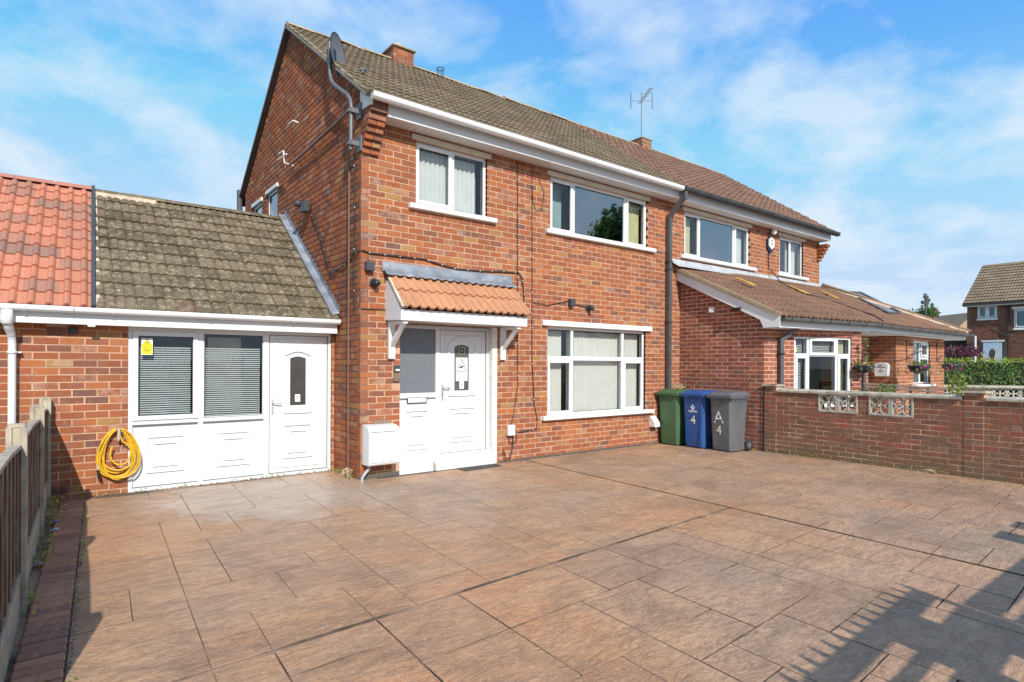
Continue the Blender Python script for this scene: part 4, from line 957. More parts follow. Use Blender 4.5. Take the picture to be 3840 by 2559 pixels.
# extension roof: eave polyline -> flashing line
EV = [Vector((6.60, -2.13, 2.345)), Vector((8.95, -2.66, 2.315)), Vector((10.85, -2.68, 2.300)), Vector((14.55, -2.68, 2.300))]
TP = [Vector((6.57, -.02, 3.41)), Vector((8.7, -.02, 3.50)), Vector((10.6, -.02, 3.51)), Vector((12.9, -.02, 3.53))]
er = MB()
for i in range(3): er.add([tuple(EV[i]-Vector((0, 0, .03))), tuple(EV[i+1]-Vector((0, 0, .03))), tuple(TP[i+1]-Vector((0, 0, .03))), tuple(TP[i]-Vector((0, 0, .03)))], [(0, 1, 2, 3)])
er.add([tuple(EV[3]-Vector((0, 0, .03))), tuple(TP[3]-Vector((0, 0, .03))), (16.5, 1.5, 2.6)], [(0, 1, 2)])
er = er.build('extension_roof', M_dark, nb)
text = tile_mesh('extension_tile', .30, .31, rolls(2, .030, .5, 3), M_text, .024, .05)
def lerp(a, b_, t): return a+(b_-a)*t
NR = 9
for i in range(3):
    nu = [8, 6, 12][i]
    for r_ in range(NR):
        for c_ in range(nu):
            p00 = lerp(lerp(EV[i], EV[i+1], c_/nu), lerp(TP[i], TP[i+1], c_/nu), r_/NR); p10 = lerp(lerp(EV[i], EV[i+1], (c_+1)/nu), lerp(TP[i], TP[i+1], (c_+1)/nu), r_/NR)
            p01 = lerp(lerp(EV[i], EV[i+1], c_/nu), lerp(TP[i], TP[i+1], c_/nu), (r_+1)/NR)
            U = p10-p00; V2 = p01-p00; N_ = U.cross(V2).normalized()
            sx, sy = U.length/.30, V2.length/.31; U.normalize(); V2.normalize()
            m4 = Matrix(((U.x*sx, V2.x*sy, N_.x, p00.x), (U.y*sx, V2.y*sy, N_.y, p00.y), (U.z*sx, V2.z*sy, N_.z, p00.z), (0, 0, 0, 1)))
            pool(nb, 'x', text, m4, er)
flush(nb, 'x', 'extension_tile', 'x', M_text)
ridge_run(nb, er, TP[3]+Vector((-.35, -.05, .06)), EV[3]+Vector((.02, 0, .04)), .10, .42, M_text, 'hip_tile')
mb = MB(); q0, q1 = TP[3]+Vector((-.38, -.05, .045)), EV[3]+Vector((-.14, .0, .03)); mb.bar(q0, q1, .05, .05); mb.build('hip_mortar', M_hipm, er)
mb = MB(); mb.add([(6.33, -.008, 3.60), (12.5, -.008, 3.62), (12.7, -.16, 3.47), (12.5, -.03, 3.53), (6.44, -.03, 3.52), (6.44, -.17, 3.43)], [(0, 1, 3, 4), (4, 3, 2, 5)]); mb.build('lead_flashing', plain('pale_lead', (.42, .44, .46), .6, dirt=((.2, .2, .2), 7, .6, .6)), er)
# barge board + gable soffit on the side wall
bp_ = [(0.0, 3.37), (-1.76, 2.51), (-2.12, 2.345), (-2.12, 2.165), (-1.83, 2.165), (-1.76, 2.31), (.0, 3.19)]
mb = MB(); mb.prism(bp_, lambda p, d: (d, p[0], p[1]), 6.585, 6.61); mb.box(6.60, 6.72, -2.1, -1.8, 2.16, 2.175); mb.build('barge_board', M_pvc, nb)
mb = MB(); mb.bar((6.585, -2.13, 2.375), (6.565, 0, 3.42), .06, .06); mb.build('verge', M_ridge, er)
mb = MB(); mb.add([(6.61, 0.0, 3.31), (6.72, 0, 3.31), (6.72, -1.80, 2.43), (6.61, -1.80, 2.43)], [(0, 1, 2, 3)]); mb.build('soffit', M_pvc, nb)
fo = [EV[0]+Vector((.02, .05, 0)), EV[1]+Vector((0, .06, 0)), EV[2]+Vector((0, .06, 0)), EV[3]+Vector((-.05, .06, 0))]
mb = MB()
for p, q in zip(fo, fo[1:]): mb.add([(p.x, p.y, 2.165), (q.x, q.y, 2.15), (q.x, q.y, q.z), (p.x, p.y, p.z)], [(0, 1, 2, 3)])
mb.build('fascia', M_pvc, nb)
mb = MB()
sof = [(6.62, -2.1), (8.95, -2.60), (10.85, -2.62), (14.5, -2.62)]; sob = [(6.62, -1.72), (8.9, -1.86), (10.9, -1.86), (14.5, -1.86)]
for i in range(3): mb.add([(*sof[i], 2.155), (*sof[i+1], 2.148), (*sob[i+1], 2.148), (*sob[i], 2.155)], [(0, 1, 2, 3)])
mb.build('soffit', M_paint, nb)
for p, q in zip(EV, EV[1:]):
    d = (q-p).normalized(); o_ = Vector((d.y, -d.x, 0)); gutter(nb, p+o_*.045+Vector((0, 0, -.015)), q+o_*.045+Vector((0, 0, -.015)), M_greyl, .052, out=o_, brk=.55, bmat=M_black)
dpn = thing('downpipe', 'square grey downpipe at the left corner of the extension, above the low wall pier', 'downpipe', (7.05, -1.95, 0))
dq = lambda a, d, z: tuple(Vector((*(E0+eu*a+en*d), z)))
mb = MB(); mb.bar(dq(.33, .045, 0), dq(.33, .045, 1.96), .075, .075, up=(eu.x, eu.y, 0)); mb.bar(dq(.33, .045, 1.94), dq(.55, .16, 2.17), .07, .07); mb.bar(dq(.56, .17, 2.14), dq(.56, .17, 2.33), .09, .09, up=(1, 0, 0)); mb.build('pipe', M_greyl, dpn)
mb = MB(); mb.bar(dq(.33, .045, 1.70), dq(.33, .045, 1.73), .1, .1, up=(eu.x, eu.y, 0)); mb.build('pipe_clip', M_black, dpn)
dpb = thing('downpipe', 'round grey downpipe at the recessed porch, behind the dark plant basket', 'downpipe', (8.95, -2.46, 0))
mb = MB(); mb.tube([(8.97, -2.50, 0), (8.97, -2.50, 1.42)], .04, 10); mb.build('pipe', M_greyl, dpb)
# roof-light, yellow roof brackets
def ext_pt(px, py, lift=.05):
    M3 = cam.matrix_world.to_3x3(); d = M3 @ Vector(((px-1920)/2218.69, -(py-1367.12)/2218.69, -1)); best = None
    for i in range(3):
        n_ = (EV[i+1]-EV[i]).cross(TP[i]-EV[i]).normalized(); t = (EV[i]-CAMP).dot(n_)/d.dot(n_); p = CAMP+d*t
        if best is None or p.x > EV[i].x: best = p+(n_ if n_.z > 0 else -n_)*lift
    return best
rl = thing('rooflight', 'long grey framed rooflight lying near the top of the extension roof', 'rooflight', tuple(ext_pt(3250, 1130)))
qd = [ext_pt(3172, 1103), ext_pt(3222, 1104), ext_pt(3372, 1180), ext_pt(3330, 1184)]
mb = MB(); mb.add([tuple(p) for p in qd], [(0, 1, 2, 3)]); mb.build('glazing', plain('dark_rooflight', (.07, .08, .09), .15), rl)
mb = MB()
for p, q in zip(qd, qd[1:]+qd[:1]): mb.bar(p, q, .06, .05)
mb.build('frame', M_greyl, rl)
for (px, py), lab in zip(((2757, 1053), (2955, 1083), (3072, 1101)), ('leftmost yellow roof bracket on the extension tiles, below the three pane window', 'middle one of three yellow roof brackets on the extension tiles', 'rightmost yellow roof bracket on the extension tiles, nearest the rooflight')):
    a = ext_pt(px, py, .07); b_ = ext_pt(px+44, py+19, .07); e = ext_pt(px+70, py+29, .06); t = thing('roof_bracket', lab, 'bracket', tuple(a), group='yellow brackets on the extension roof'); nn = Vector((0, -.41, .91))
    mb = MB(); mb.bar(a, b_, .10, .012, up=nn); mb.build('strap', M_ybr, t)
    mb = MB(); mb.bar(b_, e, .17, .012, up=nn); mb.build('plate', M_ybr, t)
# ridge chimneys
def chimney(owner, x0, x1, y0, y1, zb, zt, mat, mort, name='chimney'):
    F1 = brick_wall(owner, name, (x0, y0), (1, 0), (0, -1), x1-x0, zb, zt, mat, mort, .078, .2, key='k', thick=y1-y0)[0]
    brick_wall(owner, name+'_side', (x0, y0), (0, 1), (-1, 0), y1-y0, zb, zt, mat, mort, .078, .2, key='k', thick=x1-x0-.02, off=.1)
    return F1
ch = chimney(house, 1.80, 2.22, 2.74, 3.2, 6.9, 7.40, M_brick, M_mortar_g)
flush(house, 'k', 'brick', 'chimney_bricks', M_brick, limit=60)
mb = MB(); mb.bbox(1.765, 2.255, 2.70, 3.24, 7.40, 7.43, .008); mb.build('chimney_cap', M_ridge, house)
mb = MB(); mb.lathe([(.10, 0), (.11, .05), (.10, .12), (.07, .13)], (1.98, 2.95, 7.43), n=10); mb.build('chimney_pot', M_conc, house)
ch2 = chimney(nb, 8.80, 9.17, 2.74, 3.4, 6.9, 7.36, M_lbrick, M_mortar, 'chimney')
flush(nb, 'k', 'brick', 'chimney_bricks', M_brick, limit=60)
mb = MB(); mb.bbox(8.78, 9.19, 2.72, 3.42, 7.36, 7.39, .008); mb.build('chimney_cap', M_conc, nb)
rv = thing('fallen_aerial', 'old black aerial basket sticking up from the main roof ridge right of the red chimney', 'aerial', (2.8, 2.8, 7.1))
mb = MB(); cx_, cy_, cz_ = 2.85, 2.82, 7.16
for i in range(7): th = i/7*6.28; mb.tube([(cx_+.05*math.cos(th), cy_+.05*math.sin(th), cz_-.1), (cx_+.075*math.cos(th), cy_+.075*math.sin(th), cz_+.16)], .006, 4)
mb.tube([(cx_-.2, cy_, cz_-.12), (cx_+.2, cy_-.1, cz_-.2)], .012, 5); mb.tube([(cx_+.075*math.cos(t_), cy_+.075*math.sin(t_), cz_+.16) for t_ in [q*.7 for q in range(9)]], .008, 5); mb.build('cage', M_black, rv)
# TV aerial on neighbour chimney
ta = thing('tv_aerial', 'tall thin television aerial on a mast above the neighbour\'s ridge chimney', 'aerial', (9.0, 3.0, 7.5))
mb = MB(); mb.tube([(8.96, 2.9, 7.37), (8.96, 2.9, 8.62)], .010, 6); mb.build('mast', M_dish, ta)
mb = MB(); bd = Vector((.35, -.30, .62)).normalized()*.42; c0 = Vector((8.96, 2.9, 8.40)); mb.tube([c0-bd*.2, c0+bd], .012, 5)
rt = Vector((.79, -.61, 0))
for i in range(8):
    p = c0-bd*.15+bd*1.1*i/7; mb.tube([p-rt*.065, p+rt*.065], .010, 4)
mb.build('boom', M_dish, ta)
for s_ in (-1, 1): mb = MB(); p = c0+rt*.28*s_; mb.tube([p-Vector((0, 0, .2)), p+Vector((0, 0, .22))], .013, 5); mb.tube([p, c0], .006, 4); mb.build('dipole', M_dish, ta)

# ================================================================== OUTBUILDINGS (left)
WY = .90
ob = thing('outbuilding', 'low brick outbuilding with mossy grey tiled roof and white panelled front, joined to the gable', 'outbuilding', (-1.5, 2, 0))
owall, OF, ofl = brick_wall(ob, 'front_wall', (-3.50, WY), (1, 0), (0, -1), 3.50, -.03, 2.02, M_brick, M_mortar, C, .2286, opens=[(1.03, 3.455, -.1, 1.945), (.28, .46, 1.80, 1.90)], off=.05)
flush(ob, 'b', 'brick', 'x', M_brick)
OR_ = .75; oz = lambda y: 2.10+(y-.66)*OR_
def odeck(owner, x0, x1, x2, x3):   # eave x0..x1, ridge x2..x3
    mb = MB(); mb.add([(x0, .66, oz(.66)-.02), (x1, .66, oz(.66)-.02), (x3, 3.15, oz(3.15)-.02), (x2, 3.15, oz(3.15)-.02), (x3, 5.6, oz(.66)-.02), (x2, 5.6, oz(.66)-.02)], [(0, 1, 2, 3), (3, 2, 4, 5)]); return mb.build('roof', M_dark, owner)
ord_ = odeck(ob, -2.80, 0, -2.69, 0)
osl = math.sqrt(2.49**2+(2.49*OR_)**2); ov = Vector((0, 1, OR_)).normalized()
pg = [(0, 0), (.05, .003), (.12, .013), (.3, .016), (.40, .014), (.46, .002), (.52, .002), (.58, .012), (.75, .016), (.88, .013), (.95, .003), (1, 0)]
tg = tile_mesh('roof_tile', .193, osl/11, pg, M_tgrey, .032, .05)
tiles(ob, 't', ord_, tg, (-2.79, .64, oz(.64)), (1, 0, 0), ov, 14, 11, .1985, osl/11)
flush(ob, 't', 'roof_tile', 'x', M_tgrey)
ridge_run(ob, ord_, (-2.70, 3.15, oz(3.15)-.02), (0, 3.15, oz(3.15)-.02), .12, .42, M_tgrey)
mb = MB(); mb.bar((-2.775, .66, oz(.66)+.01), (-2.70, 3.15, oz(3.15)+.01), .05, .04); mb.build('verge', M_hipm, ord_)
mb = MB(); mb.bar((-2.70, 3.03, oz(3.03)+.03), (-1.95, 3.03, oz(3.03)+.03), .05, .07); mb.bar((-2.45, 3.10, oz(3.1)+.0), (-2.45, 3.10, oz(3.1)+.10), .10, .03); mb.build('ridge_bedding', M_hipm, ord_)
# lead flashing with steps on the gable
mb = MB(); n_ = 24
for i in range(n_):
    y0 = .70+i*(3.2-.70)/n_; y1 = y0+(3.2-.70)/n_
    mb.add([(-.10, y0, oz(y0)+.062), (-.10, y1, oz(y1)+.062), (-.013, y1, oz(y1)+.072), (-.013, y0, oz(y0)+.072)], [(0, 1, 2, 3)])
    mb.add([(-.013, y0, oz(y0)+.05), (-.013, y1, oz(y1)+.05), (-.012, y1, oz(y1)+.13), (-.012, y0, oz(y1)+.13)], [(0, 1, 2, 3)])
mb.build('lead_flashing', M_lead, ord_)
mb = MB(); mb.bar((-.105, .68, oz(.68)+.055), (-.105, 3.2, oz(3.2)+.055), .03, .03); mb.build('flashing_edge', M_lead, ord_)
# eave
mb = MB(); mb.bbox(-2.98, -.03, .72, .74, 1.925, 2.075, .004); mb.build('fascia', M_pvc, ob)
mb = MB(); mb.box(-2.98, -.03, .74, .90, 1.945, 1.955); mb.build('soffit', M_pvc, ob)
gutter(ob, (-2.98, .665, 2.11), (-.02, .665, 2.115), M_pvc, .05, brk=1.0)
rb = thing('red_roof_outbuilding', 'neighbouring low outbuilding at the far left with new red pantile roof', 'outbuilding', (-4, 2, 0))
rwl, RF, rfl = brick_wall(rb, 'front_wall', (-4.9, WY), (1, 0), (0, -1), 1.405, -.03, 2.02, M_brick, M_mortar, C, .2286, off=.02)
flush(rb, 'b', 'brick', 'x', M_brick)
rrd = odeck(rb, -5.2, -2.82, -5.1, -2.72)
tr_ = tile_mesh('roof_tile', .30, osl/12, rolls(2, .034, .5), M_tred, .026, .05)
tiles(rb, 't', rrd, tr_, (-5.22, .63, oz(.63)+.02), (1, 0, 0), (-.0+.03, 1, OR_), 8, 12, .30, osl/12)
flush(rb, 't', 'roof_tile', 'x', M_tred)
ridge_run(rb, rrd, (-5.3, 3.15, oz(3.15)+.0), (-2.72, 3.15, oz(3.15)+.0), .13, .45, M_ridger)
mb = MB(); mb.bar((-2.815, .62, oz(.62)+.03), (-2.715, 3.15, oz(3.15)+.05), .04, .09); mb.build('dry_verge', M_dgrey, rrd)
mb = MB(); mb.bbox(-4.9, -2.98, .72, .74, 1.925, 2.075, .004); mb.build('fascia', M_pvc, rb)
mb = MB(); mb.box(-4.9, -2.98, .74, .90, 1.945, 1.955); mb.build('soffit', M_pvc, rb)
gutter(rb, (-4.9, .665, 2.11), (-2.985, .665, 2.11), M_pvc, .05, brk=.9)
mb = MB(OF, ofl); mb.box(.28, .46, -.02, .002, 1.80, 1.90, 0); mb2 = mb
for i in range(8):
    for k in range(5): mb.box(.292+i*.0205, .303+i*.0205, .002, .004, 1.812+k*.017, 1.822+k*.017, 1)
mb.build('air_brick', [plain('terracotta', (.33, .11, .065), .8), M_black], ob)
ra = thing('air_brick', 'dark terracotta air brick low in the outbuilding wall behind the last fence post', 'air brick', (-3.12, .89, .1))
mb = MB(); mb.box(-3.20, -3.02, .892, .91, .05, .14, 0)
for i in range(8):
    for k in range(4): mb.box(-3.19+i*.0205, -3.179+i*.0205, .889, .893, .062+k*.018, .073+k*.018, 1)
mb.build('grille', [plain('terracotta_dark', (.22, .09, .06), .8), M_black], ra)
bh = thing('bulkhead_light', 'small round dark lamp under the white eave beside the air brick', 'light', (-2.99, .88, 1.86))
mb = MB(); mb.lathe([(.0, .05), (.03, .045), (.042, .02), (.045, 0), (.05, 0), (.05, -.02)], (-2.985, .90, 1.862), (0, -1, 0), 16); mb.build('lamp_lens', M_dgrey, bh)
sc_ = thing('eave_sensor', 'small cream plastic box fixed under the outbuilding gutter', 'sensor', (-2.8, .75, 1.93))
mb = MB(); mb.bbox(-2.86, -2.79, .70, .76, 1.905, 1.93, .004); mb.build('casing', M_wsign, sc_)
dpl = thing('downpipe', 'round white downpipe with socket at the far left edge, in front of the outbuilding wall', 'downpipe', (-3.5, .8, 0))
PX = -3.535
mb = MB(); mb.tube([(PX, .66, 2.05), (PX, .66, 1.93), (PX+.015, .72, 1.86), (PX+.03, .80, 1.80), (PX+.035, .82, 1.70), (PX+.035, .82, 0)], [.042, .042, .042, .036, .036, .036], 14); mb.build('pipe', M_pvc, dpl)
mb = MB(); mb.lathe([(.037, 0), (.052, .01), (.052, .14), (.04, .15)], (PX, .66, 1.90), n=14); mb.build('socket', M_pvc, dpl)
mb = MB(); mb.lathe([(.036, 0), (.045, .002), (.045, .028), (.036, .03)], (PX+.035, .82, 1.60), n=14); mb.obox((PX+.09, .86, 1.615), (.02, 0, 0), (0, .03, 0), (0, 0, .008)); mb.build('pipe_clip', M_pvc, dpl)

# ---- outbuilding glazed screen and door
FO, fol = frame((0, WY), (1, 0), (0, -1)); YO = -.02
sc = MB(FO, fol); x0, x1, zb, zt = -2.472, -.045, -.02, 1.945
for bx in ((x0, x1, zt-.06, zt), (x0, x1, zb, zb+.055), (x0, x0+.05, zb+.055, zt-.06), (x1-.05, x1, zb+.055, zt-.06), (-1.735, -1.675, zb+.055, zt-.06), (-.955, -.885, zb+.055, zt-.06)): sc.bbox(bx[0], bx[1], YO-.07, YO, bx[2], bx[3], .004)
sc.bbox(x0+.05, -1.735, YO-.06, YO-.004, .775, .825, .003); sc.bbox(-1.675, -.955, YO-.06, YO-.004, .775, .825, .003)
scr = sc.build('glazed_screen', M_pvc, ob)
for (p0, p1, sash) in ((x0+.05, -1.735, 1), (-1.675, -.955, 0)):
    q = .055 if sash else .012
    s_ = MB(FO, fol)
    for bx in ((p0, p1, zt-.06-q, zt-.06), (p0, p1, .825, .825+q), (p0, p0+q, .825+q, zt-.06-q), (p1-q, p1, .825+q, zt-.06-q)): s_.bbox(bx[0], bx[1], YO-.04, YO+(.014 if sash else -.01), bx[2], bx[3], .004)
    s_.build('sash_frame', M_pvc, scr)
    g_ = MB(FO, fol); g_.box(p0+q, p1-q, YO-.032, YO-.027, .825+q, zt-.06-q); g_.build('pane', M_glassd, scr)
    k = MB(FO, fol); e = .007
    for bx in ((p0+q, p1-q, zt-.06-q-e, zt-.06-q), (p0+q, p1-q, .825+q, .825+q+e), (p0+q, p0+q+e, .825+q, zt-.06-q), (p1-q-e, p1-q, .825+q, zt-.06-q)): k.box(bx[0], bx[1], YO-.026, YO-.016, bx[2], bx[3])
    k.build('gasket', M_dgrey, scr)
    hblinds(scr, FO, fol, p0+q+.012, p1-q-.012, .845, 1.70, YO-.10, M_venet, .0265, -.62)
    mb = MB(FO, fol); mb.box(p0+.0, p1, YO-.055, YO-.035, zb+.055, .775); mb.build('lower_panel', M_pvc, scr)
    pw = (p0+p1)/2
    moulding(FO, fol, pw-.20, pw+.20, .19, .63, YO-.036, 'moulding', scr); moulding(FO, fol, pw-.135, pw+.135, .26, .55, YO-.036, 'moulding', scr)
mb = MB(); mb.box(-1.55, -1.15, 1.30, 1.34, .9, 1.85); mb.build('wardrobe', plain('beige_board', (.60, .50, .44), .7), ob)
mb = MB(); mb.box(-2.9, -.1, 2.6, 2.65, 0, 2.4); mb.box(-2.9, -.1, 1.0, 2.6, 2.05, 2.1); mb.build('interior_partition', plain('dim_room', (.10, .10, .10), .9), ob)
# yellow sign in the left pane
sg = MB(FO, fol); X = -2.335; sg.box(X, X+.115, YO-.014, YO-.010, 1.605, 1.80); sg = sg.build('sign', M_wsign, scr)
mb = MB(FO, fol); mb.box(X+.004, X+.111, YO-.010, YO-.0085, 1.612, 1.735); mb.add([(X+.025, YO-.009, 1.737), (X+.092, YO-.009, 1.737), (X+.058, YO-.009, 1.795)], [(0, 1, 2)]); mb.build('sign_face', M_ysign, scr)
TY = lambda cx, cz: (lambda x, y: FO(cx+x, YO-.007, cz+y))
text_mesh('CCTV IN', .024, M_ink, TY(X+.058, 1.708), scr); text_mesh('OPERATION', .020, M_ink, TY(X+.058, 1.685), scr)
mb = MB(FO, fol)
for i in range(3): mb.box(X+.02+.006*i, X+.096-.006*i, YO-.008, YO-.0072, 1.667-i*.015, 1.672-i*.015)
mb.box(X+.045, X+.075, YO-.0085, YO-.0078, 1.750, 1.760); mb.build('fine_print', M_ink, scr)
mb = MB(); tri = [(X+.022, 1.735), (X+.094, 1.735), (X+.058, 1.797)]
for p, q in zip(tri, tri[1:]+tri[:1]): mb.bar(FO(p[0], YO-.0078, p[1]), FO(q[0], YO-.0078, q[1]), .004, .001, up=(0, -1, 0))
mb.build('pictogram', M_ink, scr)
# side door leaf
dl = MB(FO, fol); dl.bbox(-.88, -.10, YO-.045, YO-.008, .04, 1.885, .004); dl = dl.build('door_leaf', M_pvc, ob)
DO_ = YO-.008
moulding(FO, fol, -.80, -.17, .10, 1.84, DO_, 'moulding', dl, w_=.014, h=.012)
moulding(FO, fol, -.68, -.33, .84, 1.68, DO_, 'moulding', dl, arch=.06); moulding(FO, fol, -.70, -.31, .22, .68, DO_, 'moulding', dl); moulding(FO, fol, -.635, -.375, .29, .60, DO_, 'moulding', dl)
n_ = 8; pts = [(-.61, .94), (-.40, .94)]+[(-.40-.21*i/n_, 1.58+.025*math.sin(math.pi*i/n_)) for i in range(n_+1)]
mb = MB(FO, fol); mb.prism(pts, lambda p, d: (p[0], d, p[1]), DO_-.002, DO_+.004); mb.build('glazed_panel', plain('dark_side_glass', (.07, .065, .06), .12), dl)
mb = MB(FO, fol); mb.box(-.545, -.475, DO_+.004, DO_+.006, .985, 1.085); mb.build('sticker', M_wsign, dl)
mb = MB()
for r_ in (.015, .027): mb.tube([FO(-.525+r_*math.cos(t), DO_+.007, 1.035+r_*math.sin(t)) for t in [i*.26 for i in range(0, 7)]], .003, 5)
mb.obox(FO(-.524, DO_+.007, 1.032), (.006, 0, 0), (0, .001, 0), (0, 0, .006)); mb.build('pictogram', M_ink, dl)
mb = MB(); mb.tube([FO(-.84, DO_, .985), FO(-.84, DO_+.045, .985), FO(-.80, DO_+.05, .975), FO(-.73, DO_+.05, .97)], .009, 7); mb.obox(FO(-.84, DO_+.004, .93), (.014, 0, 0), (0, .005, 0), (0, 0, .10)); mb.build('handle', plain('silver_handle', (.6, .6, .61), .3, .5), dl)
mb = MB(FO, fol); mb.bbox(-2.5, -.03, -.03, .03, -.06, -.018, .004); mb.build('sill_strip', M_conc, ob)
mb = MB(FO, fol); mb.box(-.045, -.012, -.08, -.01, -.02, 1.945); mb.build('mastic_strip', M_conc, ob)

mb = MB(FO, fol)
for bx in ((-.886, -.879, .035, 1.89), (-.101, -.094, .035, 1.89), (-.886, -.094, 1.884, 1.891), (-.886, -.094, .034, .041)): mb.box(bx[0], bx[1], YO-.03, YO+.001, bx[2], bx[3])
for p0, p1 in ((x0+.05, -1.735), (-1.675, -.955)): mb.box(p0, p1, YO-.05, YO+.0008, .768, .776); mb.box(p0, p1, YO-.05, YO-.002, .823, .829)
for bx in ((x0+.045, -1.735), (-1.675, -.955)): mb.box(bx[0], bx[1], YO-.04, YO+.0005, zb+.053, zb+.059)
mb.build('gap_line', M_gapshade, scr)  # dark strips imitate the shaded gaps at the side door and panels
# ================================================================== HOSE
hs = thing('hose', 'coiled yellow garden hose hanging on the outbuilding wall beside the white panel', 'hose', (-2.57, .8, .5))
rg = random.Random(4)
for k in range(7):
    pts = []; cx_ = -2.565+rg.uniform(-.02, .02); rx = .165+rg.uniform(-.035, .035); rz = .265+rg.uniform(-.05, .03); top_ = .745+rg.uniform(-.012, .006); dd = WY-.035-.014*(k % 4); ph = rg.uniform(-.15, .15)
    for i in range(40):
        t = i/40*2*math.pi; x = cx_+rx*math.sin(t+ph*math.sin(t))*(1-.18*math.cos(t)); z_ = top_-rz+rz*math.cos(t); pts.append((x, dd+.008*math.sin(3*t+k), z_))
    mb = MB(); mb.tube(pts, .0105, 7, closed=True); mb.build('coil', M_yel, hs)
pts = [(-2.555+.10*math.sin(t)+.01, WY-.085, .60-.13*(1-math.cos(t))) for t in [i*.2 for i in range(1, 28)]]
mb = MB(); mb.tube([(-2.56, WY-.085, .70)]+pts, .0105, 7); mb.build('coil', M_yel, hs)
mb = MB(); mb.tube([(-2.56, WY-.09, .76), (-2.562, WY-.09, .68), (-2.565, WY-.088, .62)], [.012, .02, .013], 8); mb.tube([(-2.76, WY-.05, .36), (-2.755, WY-.055, .30)], .013, 8); mb.build('connector', plain('pale_grey_plastic', (.5, .48, .42), .5), hs)
mb = MB(); mb.tube([(-2.755, WY-.055, .30), (-2.74, WY-.06, .20), (-2.725, WY-.06, .17)], [.014, .018, .008], 8); mb.build('nozzle', M_black, hs)
mb = MB(); mb.obox((-2.56, WY-.04, .745), (.03, 0, 0), (0, .04, 0), (0, 0, .008)); mb.build('hook', M_dgrey, hs)

# ================================================================== GABLE CLUTTER
dish = thing('satellite_dish', 'dark grey satellite dish on a cranked galvanised pole at the gable corner', 'satellite dish', (-.12, .05, 4.3))
mb = MB(); mb.tube([(-.12, .06, 4.28), (-.12, .05, 4.83), (-.12, .075, 4.93), (-.12, .17, 5.03), (-.12, .60, 5.31), (-.12, .75, 5.43), (-.12, .81, 5.56), (-.12, .83, 6.0)], .026, 12); mb.build('pole', M_steel, dish)
for zz in (4.36, 4.78):
    mb = MB(); mb.box(-.14, -.004, -.005, .02, zz-.03, zz+.03); mb.box(-.03, -.006, -.04, .10, zz-.09, zz+.11); mb.build('wall_bracket', M_steel, dish)
    mb = MB(); mb.obox((-.12, .06, zz), (.045, 0, 0), (0, .04, 0), (0, 0, .018)); mb.build('clamp', M_steel, dish)
nd = Vector((.66, -.70, .06)).normalized(); dc = Vector((-.02, .78, 5.84))
q = nd.orthogonal().normalized(); upv = (Vector((0, 0, 1))-nd*nd.z).normalized(); rv_ = nd.cross(upv)
mb = MB(); vs = []; rings = 7; seg = 28
for i in range(rings+1):
    r_ = i/rings
    for k in range(seg):
        th = 2*math.pi*k/seg; p = dc+rv_*math.cos(th)*r_*.235+upv*math.sin(th)*r_*.29+nd*(.055*r_*r_-.05); vs.append(tuple(p))
fs = [(i*seg+k, i*seg+(k+1) % seg, (i+1)*seg+(k+1) % seg, (i+1)*seg+k) for i in range(rings) for k in range(seg)]
mb.add(vs, fs, 0, True); mb.build('reflector', M_dish, dish)
mb = MB(); mb.tube([tuple(dc+rv_*math.cos(t)*.235+upv*math.sin(t)*.29+nd*.005) for t in [2*math.pi*i/32 for i in range(32)]], .006, 5, closed=True); mb.build('rim', M_black, dish)
b0_ = dc-upv*.29; b1_ = b0_+nd*.36-upv*.02
mb = MB(); mb.tube([dc-nd*.06-upv*.1, b0_-nd*.02, b1_], .016, 6); mb.build('arm', M_steel, dish)
mb = MB(); mb.tube([b1_+nd*.0+upv*.0, b1_+upv*.07-nd*.02], .022, 8); mb.tube([b1_+upv*.05-nd*.04, b1_+upv*.045+nd*.05], .026, 8); mb.build('receiver', M_dish, dish)
mb = MB(); mb.obox(dc-nd*.09, nd*.05, rv_*.04, upv*.08); mb.bar(dc-nd*.1, Vector((-.12, .83, 5.86)), .04, .04); mb.build('mount', M_black, dish)
def cable(pts, r_, lab, m_=None, clips=0, name='cable', nrm=(0, -1, 0)):
    mb = MB(); mb.tube(pts, r_, 5); o = mb.build(name, m_ or M_wire); tag(o, lab, 'cable')
    if clips:
        L = [Vector(p) for p in pts]; tot = sum((b_-a).length for a, b_ in zip(L, L[1:])); n_ = clips; acc = 0; k = 0
        for a, b_ in zip(L, L[1:]):
            d = (b_-a).length
            while k < n_ and acc+d >= tot*(k+.5)/n_:
                p = a+(b_-a)*((tot*(k+.5)/n_-acc)/d); c_ = MB(); c_.obox(p+Vector(nrm)*.004, (.006, .0, 0), (0, .006, 0), (0, 0, .006)); c_.build('clip', M_wsign, o); k += 1
            acc += d
    return o
tag_ = cable([(-.03, .33, z) for z in (4.45, 3, 1.5, .35, .12)], .014, 'brown vertical conduit running down the gable close to the house corner', M_brown, 6, nrm=(-1, 0, 0), name='conduit')
cable([(-.018, .17+.012*math.sin(z*5), z) for z in [4.4-.2*i for i in range(12)]], .007, 'thin black cable dropping from the dish beside the brown conduit', None, 4, nrm=(-1, 0, 0))
cable([(-.07, .12, 4.86), (-.07, 1.2, 4.83), (-.07, 2.0, 4.80), (-.07, 2.75, 4.80)], .022, 'thick dark cable fixed level across the gable below the roof verge', M_brown, 4, nrm=(-1, 0, 0))
tbr = thing('cable_bracket', 'white T shaped wall bracket at the far end of the gable cable', 'bracket', (-.1, 2.8, 4.9))
